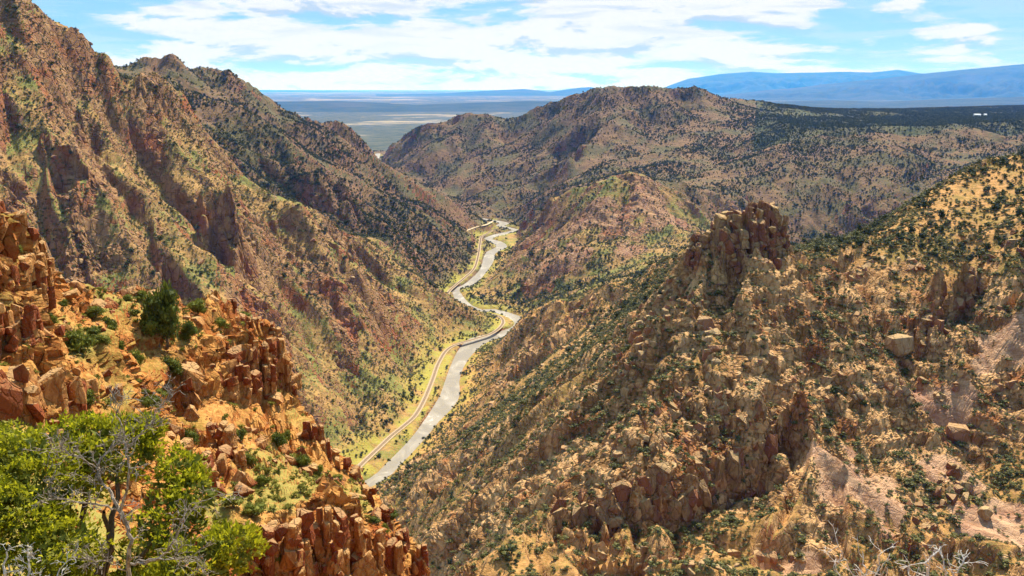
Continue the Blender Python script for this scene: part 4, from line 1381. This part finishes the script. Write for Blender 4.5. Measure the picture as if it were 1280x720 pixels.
for u, v, q, lb in ((1124, 428, 33, "big rounded boulder sitting alone in the middle of the right slope"), (770, 650, 20, "pale boulder lying at the foot of the long dark cliff"), (1232, 640, 19, "small pale boulder right of the dark red cleft"),
                    (1196, 540, 30, "flat tilted boulder at the top of the dark red cleft")):
    Yb = hit(u, v + q * 0.4)
    b = link("boulder", boulder_mesh(60 + q, 1.0, 40), M_rock_tan)
    b.location = unproj(u, v, Yb)
    sz = q * Yb / F
    b.scale = (sz, sz, sz * 1.0)
    b.location.z -= sz * 0.12
    tag(b, lb, "boulder")
cliff("tall jointed orange cliff with grassy ledges at the end of the near spur", (310, 508, 86),
      [(262, 466, 512, 22, 79), (280, 456, 512, 18, 81), (296, 440, 512, 18, 83), (311, 434, 512, 17, 84.5), (325, 428, 512, 17, 86), (338, 422, 510, 15, 87.5), (349, 425, 512, 13, 88.5), (358, 442, 514, 12, 89), (366, 470, 516, 11, 89),
       (303, 458, 514, 15, 82), (320, 465, 514, 14, 83.5), (336, 456, 514, 14, 85), (288, 474, 514, 14, 80), (335, 404, 432, 13, 92), (346, 410, 440, 11, 91.5), (322, 398, 425, 13, 91.5), (305, 394, 420, 14, 91)], 700)
cliff("red block of cliff under a shrub left of the tall cliff", (235, 502, 76), [(228, 460, 505, 24, 75.5), (246, 468, 506, 18, 76.5), (212, 470, 505, 16, 75)], 740)
cliff("stacked orange crag at the left top of the near spur", (30, 440, 56),
      [(8, 330, 378, 20, 57), (26, 322, 372, 18, 58.5), (44, 318, 370, 15, 60), (58, 322, 366, 11, 62), (8, 388, 444, 20, 53.5), (26, 384, 444, 18, 54.5), (42, 386, 440, 16, 56), (-14, 384, 446, 22, 52.5), (-14, 320, 378, 22, 56),
       (14, 268, 300, 24, 60.5), (34, 288, 318, 18, 61.5), (50, 302, 330, 13, 63.5), (-8, 252, 290, 26, 59.5), (68, 344, 372, 9, 69)], 760)
cliff("low dark red cliff above the green juniper", (50, 515, 51), [(-10, 462, 522, 40, 47), (24, 466, 522, 34, 48.5), (56, 470, 520, 32, 50.5), (86, 478, 518, 26, 53), (110, 480, 514, 20, 55.5), (138, 484, 510, 22, 58)], 790)
cliff("orange pillars at the foot of the near spur by the bottom edge", (380, 735, 57),
      [(322, 662, 745, 30, 53.2), (352, 655, 745, 32, 54.6), (380, 640, 745, 24, 57), (404, 636, 745, 22, 59), (426, 640, 745, 20, 61), (446, 648, 745, 20, 63), (468, 662, 745, 20, 65), (366, 668, 745, 20, 54.6), (414, 656, 745, 18, 58.5), (492, 680, 745, 20, 67)], 820)
cliff("broken red pinnacles in the middle of the near spur", (285, 600, 65), [(272, 528, 585, 18, 69), (286, 535, 590, 14, 68.5), (262, 570, 612, 20, 62.5), (280, 575, 612, 16, 63.5), (298, 565, 600, 12, 66)], 850)
cliff("ragged red rib on the right edge of the near spur", (420, 600, 81), [(385, 528, 572, 13, 83.5), (397, 533, 578, 13, 83.5), (408, 552, 592, 13, 82), (428, 572, 612, 13, 80.5), (446, 586, 622, 12, 79.5), (462, 608, 645, 13, 77), (482, 636, 672, 13, 75), (504, 664, 700, 14, 73.5), (526, 684, 722, 14, 72.5)], 870)

# ------------------------------------------------------------------ boulders one can pick out
bo = [q.copy() for q in BOULDERS]
for q in bo:
    q.materials.append(M_rock_orange)
nvis = visible(nx_, ny_, NZ, 0.0)[:-1, :-1] & (nx_[:-1, :-1] / ny_[:-1, :-1] < -0.08) & (ny_[:-1, :-1] > 40) & (nx_[:-1, :-1] / ny_[:-1, :-1] > -0.66)
bp, _, _ = grid_points(nx_, ny_, NZ, nvis * 0.8 * np.clip(1 + 2 * fbm(nx_[:-1, :-1] / 6, ny_[:-1, :-1] / 6, 3), 0, 3), rng)
bsz = 0.22 + 0.38 * rng.pareto(2.0, len(bp)).clip(0, 3.6)
o_ = np.argsort(-bsz)
for k, idx in enumerate(o_[:230]):
    b = link("boulder", bo[k % len(bo)])
    b.location = bp[idx] + np.array([0, 0, 0.12 * bsz[idx]])
    s = bsz[idx]
    b.scale = (s * rng.uniform(0.9, 1.5), s * rng.uniform(0.9, 1.3), s * rng.uniform(0.8, 1.5))
    b.rotation_euler = (rng.uniform(-0.4, 0.4), rng.uniform(-0.4, 0.4), rng.uniform(0, 6.28))
    bu, bv, _ = project(np.array(b.location, float))
    tag(b, "angular orange boulder " + ("by the stacked crag at the left edge" if bu < 75 else "on the slope left of the tall pinyon" if bu < 190 and bv < 470 else "just above the big green juniper" if bu < 250 and bv >= 470
        else "on the crest around the tall pinyon" if bv < 440 else "along the top of the tall jointed cliff" if bv < 520 else "on the grassy bench below the tall cliff" if bv < 640 else "near the pillars by the bottom edge"), "boulder", "boulders on the near spur")
idx = o_[230:]
rb2 = [q.copy() for q in BOULDERS]
for q in rb2:
    q.materials.append(M_rock_orange)
scatter("rubble", "small orange rubble strewn over the near spur", bp[idx], np.stack([bsz[idx] * 1.3, bsz[idx], bsz[idx]], 1), rb2)

# ------------------------------------------------------------------ shrubs of the near spur
shr = [
    (205, 385, 44, 78, "tallest green pinyon standing on the crest of the near spur"), (196, 405, 40, 77, "rounded green bush at the foot of the tall pinyon"),
    (100, 456, 40, 60, "round green shrub beside the dead pale stems"), (136, 415, 26, 72, "green shrub on the slope left of the tall pinyon"),
    (246, 372, 22, 86, "yellow green shrub on the crest right of the tall pinyon"), (236, 416, 22, 80, "small upright green shrub right of the tall pinyon"),
    (74, 322, 16, 74, "bright little pine peeping over the crest by the crag"), (97, 333, 14, 78, "second little pine on the crest, lower than its neighbour"),
    (186, 478, 34, 66, "dull green shrub above the red cliff block"), (210, 440, 30, 75, "wide olive bush spreading below the tall pinyon"),
    (165, 440, 26, 71, "dark shrub in the shade left of the tall pinyon"), (150, 455, 22, 69, None), (276, 418, 16, 86, None), (330, 430, 14, 88, None), (300, 380, 12, 93, None),
    (70, 430, 20, 60, None), (88, 385, 14, 70, None), (345, 545, 26, 77, "wide green bush on the grassy bench of the spur"), (310, 580, 24, 69, None), (356, 520, 18, 82, None),
    (378, 590, 22, 76, None), (300, 540, 18, 73, None), (330, 620, 20, 64, None), (400, 600, 18, 76, None), (180, 500, 20, 63, None), (40, 455, 14, 52, None), (420, 640, 16, 71, None), (480, 700, 18, 70, None),
    (556, 712, 20, 70, None), (235, 545, 26, 64, None), (250, 590, 18, 60, None), (30, 440, 14, 54, None), (62, 405, 14, 60, None), (20, 300, 12, 60, None)]
for k, (u, v, wpx, Y, lb) in enumerate(shr):
    x = (u - 640) / F * Y / (math.cos(PITCH) - 0.0) * (math.cos(PITCH))
    top = unproj(u, v, Y)
    g = spur_z(top[0], Y)
    wm = wpx * Y / F
    hm = wm * (1.75 if k == 0 else 1.2 if k in (1, 6, 7, 5) else 0.9)
    o = thing("shrub" if k != 0 else "pinyon_tree", lb or ("small green shrub " + ("on the stony slope left of the tall pinyon" if u < 190 and v < 470 else "on the rim of the tall jointed cliff" if v < 500 else "on the grassy bench below the tall cliff" if v < 640 else "low on the ragged edge of the spur")), "shrub" if k else "tree", (top[0], Y, g - 0.05), random.uniform(0, 6),
              None if lb else "small shrubs on the near spur")
    link("crown", NEAR_CROWNS[k % 4], None, o)
    link("trunk", TRUNK, None, o)
    o.scale = (wm * 0.75, wm * 0.75, hm)
gp, _, _ = grid_points(nx_, ny_, NZ, nvis * 0.035 * np.clip(1 + 2.5 * fbm(nx_[:-1, :-1] / 8 + 3, ny_[:-1, :-1] / 8, 3), 0.1, 3), rng)
gu_, gv_, _ = project(gp)
for k in np.nonzero((gv_ < 715) & (gu_ > 3))[0][:110]:
    q = rng.uniform(0.5, 1.3)
    o = thing("shrub", "low green shrublet " + ("by the stacked crag at the left edge" if gu_[k] < 75 else "on the slope left of the tall pinyon" if gu_[k] < 190 and gv_[k] < 470 else "on the rim of the tall jointed cliff" if gv_[k] < 520
              else "on the grassy bench below the tall cliff" if gv_[k] < 640 else "among the pillars by the bottom edge"), "shrub", gp[k], rng.uniform(0, 6), "small shrubs on the near spur")
    link("crown", NEAR_CROWNS[k % 4], None, o)
    link("trunk", TRUNK, None, o)
    o.scale = (q, q, q * 0.8)
tuft_d = nvis * 1.1 * (pgrass.reshape(NYN, NTN)[:-1, :-1] + 0.2)
tp, _, _ = grid_points(nx_, ny_, NZ, tuft_d, rng)
ts = rng.uniform(0.25, 0.7, len(tp))
tm = [crown_mesh(220 + k, 2, 60, 0.24) for k in range(2)]
for q in tm:
    q.materials.append(leaf_material("grass_tuft", (0.12, 0.12, 0.02), (0.22, 0.21, 0.03), (0.33, 0.29, 0.06), 0.3) if q is tm[0] else tm[0].materials[0])
scatter("grass", "yellow green grass tufts on the benches of the near spur", tp, np.stack([ts, ts, ts * 0.7], 1), tm)
print("tufts", len(tp), "rubble", len(bp))

# ------------------------------------------------------------------ the green juniper and the dead trees at the viewpoint
jr = np.random.RandomState(5)
lob = [(60, 590, 85, 12.5), (150, 562, 55, 12.9), (20, 645, 85, 11.6), (222, 590, 40, 12.7), (212, 652, 58, 12.1), (285, 690, 48, 11.6), (118, 545, 38, 13.1), (80, 690, 56, 11.2), (-50, 600, 90, 12.1), (240, 712, 56, 11.3),
       (182, 536, 26, 13.1), (10, 562, 46, 12.9), (240, 622, 40, 12.3), (180, 700, 45, 12.4), (-60, 690, 80, 11.4), (60, 740, 70, 11.0), (200, 760, 70, 11.2)]
cs = [unproj(u, v, Y) for u, v, q, Y in lob]
rs_ = [(q * Y / F, q * Y / F * 0.95, q * Y / F * 0.8) for u, v, q, Y in lob]
jb = Vector(unproj(120, 800, 12.3))
jt = thing("juniper_tree", "big bright green juniper filling the lower left corner", "tree", jb)
V, Fc = leaf_cloud(np.array(cs) - np.array(jb), rs_, 70000, 0.05, jr, 0.6, 2.4, 0.6)
# gather leaves into sprays so that the crown has clumps and gaps
cen = V.reshape(-1, 3, 3).mean(1)
gate = vnoise(cen[:, 0] * 4 + 50, cen[:, 1] * 4 + cen[:, 2] * 4.6) + 0.6 * vnoise(cen[:, 2] * 9 + 20, cen[:, 0] * 9 - cen[:, 1] * 8)
kp = gate > -0.02
heart = []
for c_, q_ in zip(cs, rs_):
    v_, f_ = ico(2, jr, np.array(q_) * 0.62, 0.3)
    heart.append((v_ + np.array(c_) - np.array(jb), f_))
V2, F2 = merge([(V.reshape(-1, 3, 3)[kp].reshape(-1, 3), np.arange(kp.sum() * 3).reshape(-1, 3))])
link("crown", np_mesh("crown", V2, F2), M_leaf_near, jt)
V3, F3 = leaf_cloud(np.array(cs) - np.array(jb), np.array(rs_) * 0.8, 9000, 0.075, jr, 0.35, 2.2, 0.2)
link("crown", np_mesh("crown", V3, F3), M_leaf_shrub, jt)


def limb(P, r0, r1, jit=0.02, n=5, r=jr):
    Q = catmull(P, n)
    Q[1:-1] += r.randn(len(Q) - 2, 3) * jit
    return Q, np.linspace(r0, r1, len(Q))


trunk_parts = []
for u, v, q, Y in [(130, 640, 0, 12.2), (60, 610, 0, 12.4), (150, 580, 0, 12.7), (210, 650, 0, 12.1), (20, 650, 0, 11.8), (110, 560, 0, 12.9), (240, 700, 0, 11.6)]:
    e = np.array(unproj(u, v, Y)) - np.array(jb)
    mid = e * 0.5 + jr.randn(3) * 0.12
    Q, R = limb([(jr.uniform(-.1, .1), jr.uniform(-.1, .1), -0.2), mid * [0.6, 0.6, 0.9], mid * [1.2, 1.2, 1.1], e], 0.11, 0.025)
    trunk_parts.append(tube(Q, R, 6))
link("trunk", np_mesh("trunk", *merge(trunk_parts)), M_bark, jt)


def twigs(Q, R, depth, r, n, length, parts, planar=0.5):
    """forked dead twigs growing from a limb"""
    for _ in range(n):
        k = r.randint(int(len(Q) * 0.25), len(Q))
        p = Q[k]
        d = Q[min(k + 1, len(Q) - 1)] - Q[max(k - 1, 0)]
        d = d / (np.linalg.norm(d) + 1e-9) + r.randn(3) * [0.9, 0.5, 0.8] + np.array([0, 0, 0.25])
        d /= np.linalg.norm(d)
        ln = length * r.uniform(0.5, 1.3)
        pts = [p]
        for s in range(4):
            d = d + r.randn(3) * 0.28
            d /= np.linalg.norm(d)
            pts.append(pts[-1] + d * ln / 4)
        rr = max(R[k] * 0.55, 0.004)
        q2 = catmull(pts, 2)
        r2 = np.linspace(rr, max(0.003, rr * 0.35), len(q2))
        parts.append(tube(q2, r2, 4))
        if depth > 0:
            twigs(q2, r2, depth - 1, r, r.randint(2, 5), length * 0.55, parts)


def dead_plant(name, label, cat, base_px, limbs, seed, r0, tw=(7, 0.5), depth=2):
    mat = M_dead if name == "dead_tree" else M_bleached
    r = np.random.RandomState(seed)
    o = thing(name, label, cat, unproj(*base_px))
    b = np.array(o.location)
    for k, (pts, ra, rb_) in enumerate(limbs):
        P = [np.array(unproj(*p)) - b for p in pts]
        Q, R = limb(P, ra, rb_, 0.012, 5, r)
        parts = [tube(Q, R, 6)]
        twigs(Q, R, depth, r, tw[0] if k else tw[0] // 2, tw[1], parts)
        link("trunk" if k == 0 else "branch", np_mesh("branch", *merge(parts)), mat, o)
    return o


dead_plant("dead_tree", "bare grey forked dead tree in front of the green juniper", "tree", (162, 790, 10.2), [
    ([(162, 790, 10.2), (160, 720, 10.2), (163, 680, 10.1), (158, 655, 10.1), (148, 635, 10.1)], 0.032, 0.019),
    ([(158, 655, 10.1), (142, 622, 10.1), (128, 600, 10.2), (124, 580, 10.3), (138, 560, 10.4), (150, 555, 10.4)], 0.021, 0.008),
    ([(150, 640, 10.1), (160, 600, 10.0), (158, 570, 10.0), (155, 545, 10.1), (148, 520, 10.1), (152, 500, 10.2)], 0.018, 0.004),
    ([(148, 637, 10.1), (120, 630, 9.9), (95, 628, 9.8), (70, 622, 9.8), (55, 615, 9.7)], 0.014, 0.003),
    ([(156, 560, 10.1), (175, 545, 10.1), (190, 525, 10.2), (203, 505, 10.3)], 0.009, 0.003),
    ([(126, 590, 10.2), (105, 575, 10.1), (85, 565, 10.0), (70, 558, 9.9)], 0.010, 0.003),
    ([(163, 705, 10.2), (195, 700, 10.0), (215, 680, 10.0), (228, 655, 10.1), (232, 640, 10.2), (245, 628, 10.2), (280, 618, 10.3)], 0.019, 0.003),
    ([(170, 702, 10.2), (200, 698, 9.8), (230, 698, 9.7), (250, 702, 9.6)], 0.013, 0.003),
    ([(160, 715, 10.2), (140, 705, 9.9), (118, 700, 9.8), (105, 698, 9.8)], 0.009, 0.003),
], 21, 0.07, (13, 0.26), 2)
dead_plant("dead_shrub", "tangle of bare pale twigs below the green juniper", "shrub", (10, 780, 9.2), [
    ([(10, 790, 9.2), (5, 740, 9.2), (8, 690, 9.2)], 0.03, 0.008), ([(14, 780, 9.2), (30, 730, 9.3), (40, 695, 9.3)], 0.022, 0.006), ([(6, 780, 9.2), (-20, 730, 9.2), (-30, 680, 9.3)], 0.022, 0.006),
    ([(16, 780, 9.2), (55, 740, 9.1), (75, 710, 9.1)], 0.02, 0.006)], 22, 0.03, (9, 0.22), 2)
dead_plant("dead_shrub", "bare whitish branching shrub rising at the bottom right", "shrub", (1165, 790, 9.0), [
    ([(1165, 790, 9.0), (1160, 749, 9.0), (1158, 716, 9.0), (1162, 699, 9.0), (1176, 687, 9.0)], 0.022, 0.010), ([(1150, 790, 9.0), (1146, 744, 9.1), (1140, 726, 9.1), (1134, 708, 9.2)], 0.015, 0.005),
    ([(1170, 785, 9.0), (1182, 732, 8.9), (1180, 708, 8.9), (1175, 683, 9.0)], 0.015, 0.005), ([(1175, 790, 9.0), (1188, 740, 8.8), (1195, 716, 8.8), (1212, 699, 8.8)], 0.015, 0.005),
    ([(1155, 790, 9.0), (1120, 749, 9.1), (1100, 728, 9.2)], 0.013, 0.005)], 23, 0.03, (5, 0.24), 1)
dead_plant("dead_shrub", "thin grey twiggy shrub left of the whitish one at the bottom right", "shrub", (1070, 790, 9.6), [
    ([(1070, 790, 9.6), (1076, 740, 9.6), (1082, 716, 9.6), (1078, 689, 9.7)], 0.013, 0.005), ([(1066, 790, 9.6), (1056, 732, 9.6), (1042, 708, 9.7)], 0.010, 0.005),
    ([(1072, 781, 9.6), (1092, 732, 9.5), (1102, 691, 9.6)], 0.010, 0.005), ([(1075, 781, 9.6), (1086, 749, 9.5), (1060, 708, 9.5), (1048, 683, 9.5)], 0.010, 0.005)], 24, 0.02, (6, 0.24), 1)

# ------------------------------------------------------------------ a white building on the plateau
m, t = mat_new("white_wall")
M_white = finish(m, t, (0.62, 0.60, 0.57, 1), 0.8)
m, t = mat_new("tin_roof")
M_roof = finish(m, t, (0.55, 0.55, 0.55, 1), 0.5)


def box(x0, x1, y0, y1, z0, z1):
    V = np.array([(x, y, z) for z in (z0, z1) for x, y in ((x0, y0), (x1, y0), (x1, y1), (x0, y1))], float)
    return V, np.array([(0, 3, 2, 1), (4, 5, 6, 7), (0, 1, 5, 4), (1, 2, 6, 5), (2, 3, 7, 6), (3, 0, 4, 7)])


for u, v, wm, lb in ((1221, 146, 20, "long white building standing alone on the wooded plateau"), (1231, 146, 8, "small white shed beside the long white building")):
    p = unproj(u, v, 2850)
    z0 = ground_at(p[0], p[1])
    o = thing("building", lb, "building", (p[0], p[1], z0))
    link("wall", np_mesh("wall", *box(-wm / 2, wm / 2, -5, 5, -1, 6)), M_white, o)
    link("roof", np_mesh("roof", np.array([(-wm / 2 - .5, -5.6, 5.9), (wm / 2 + .5, -5.6, 5.9), (wm / 2 + .5, 5.6, 5.9), (-wm / 2 - .5, 5.6, 5.9), (-wm / 2 - .5, 0, 8.6), (wm / 2 + .5, 0, 8.6)]),
                         [(0, 1, 5), (0, 5, 4), (2, 3, 4), (2, 4, 5), (0, 4, 3), (1, 2, 5), (0, 3, 2), (0, 2, 1)]), M_roof, o)

# ------------------------------------------------------------------ the air
m, t = mat_new("haze_air")
pv = t.n('ShaderNodeVolumePrincipled', {'Color': (0.02, 0.26, 1.0, 1), 'Density': 1 / 34000.0, 'Anisotropy': 0.0, 'Absorption Color': (1, 1, 1, 1)})
t.t.links.new(pv.outputs[0], t.n('ShaderNodeOutputMaterial').inputs[1])
V, Fc = box(-260000, 260000, -40000, 160000, -420, 1500)
kind(link("haze", np_mesh("haze", V, Fc), m), 'stuff', "thin blue air that fades the far hills")
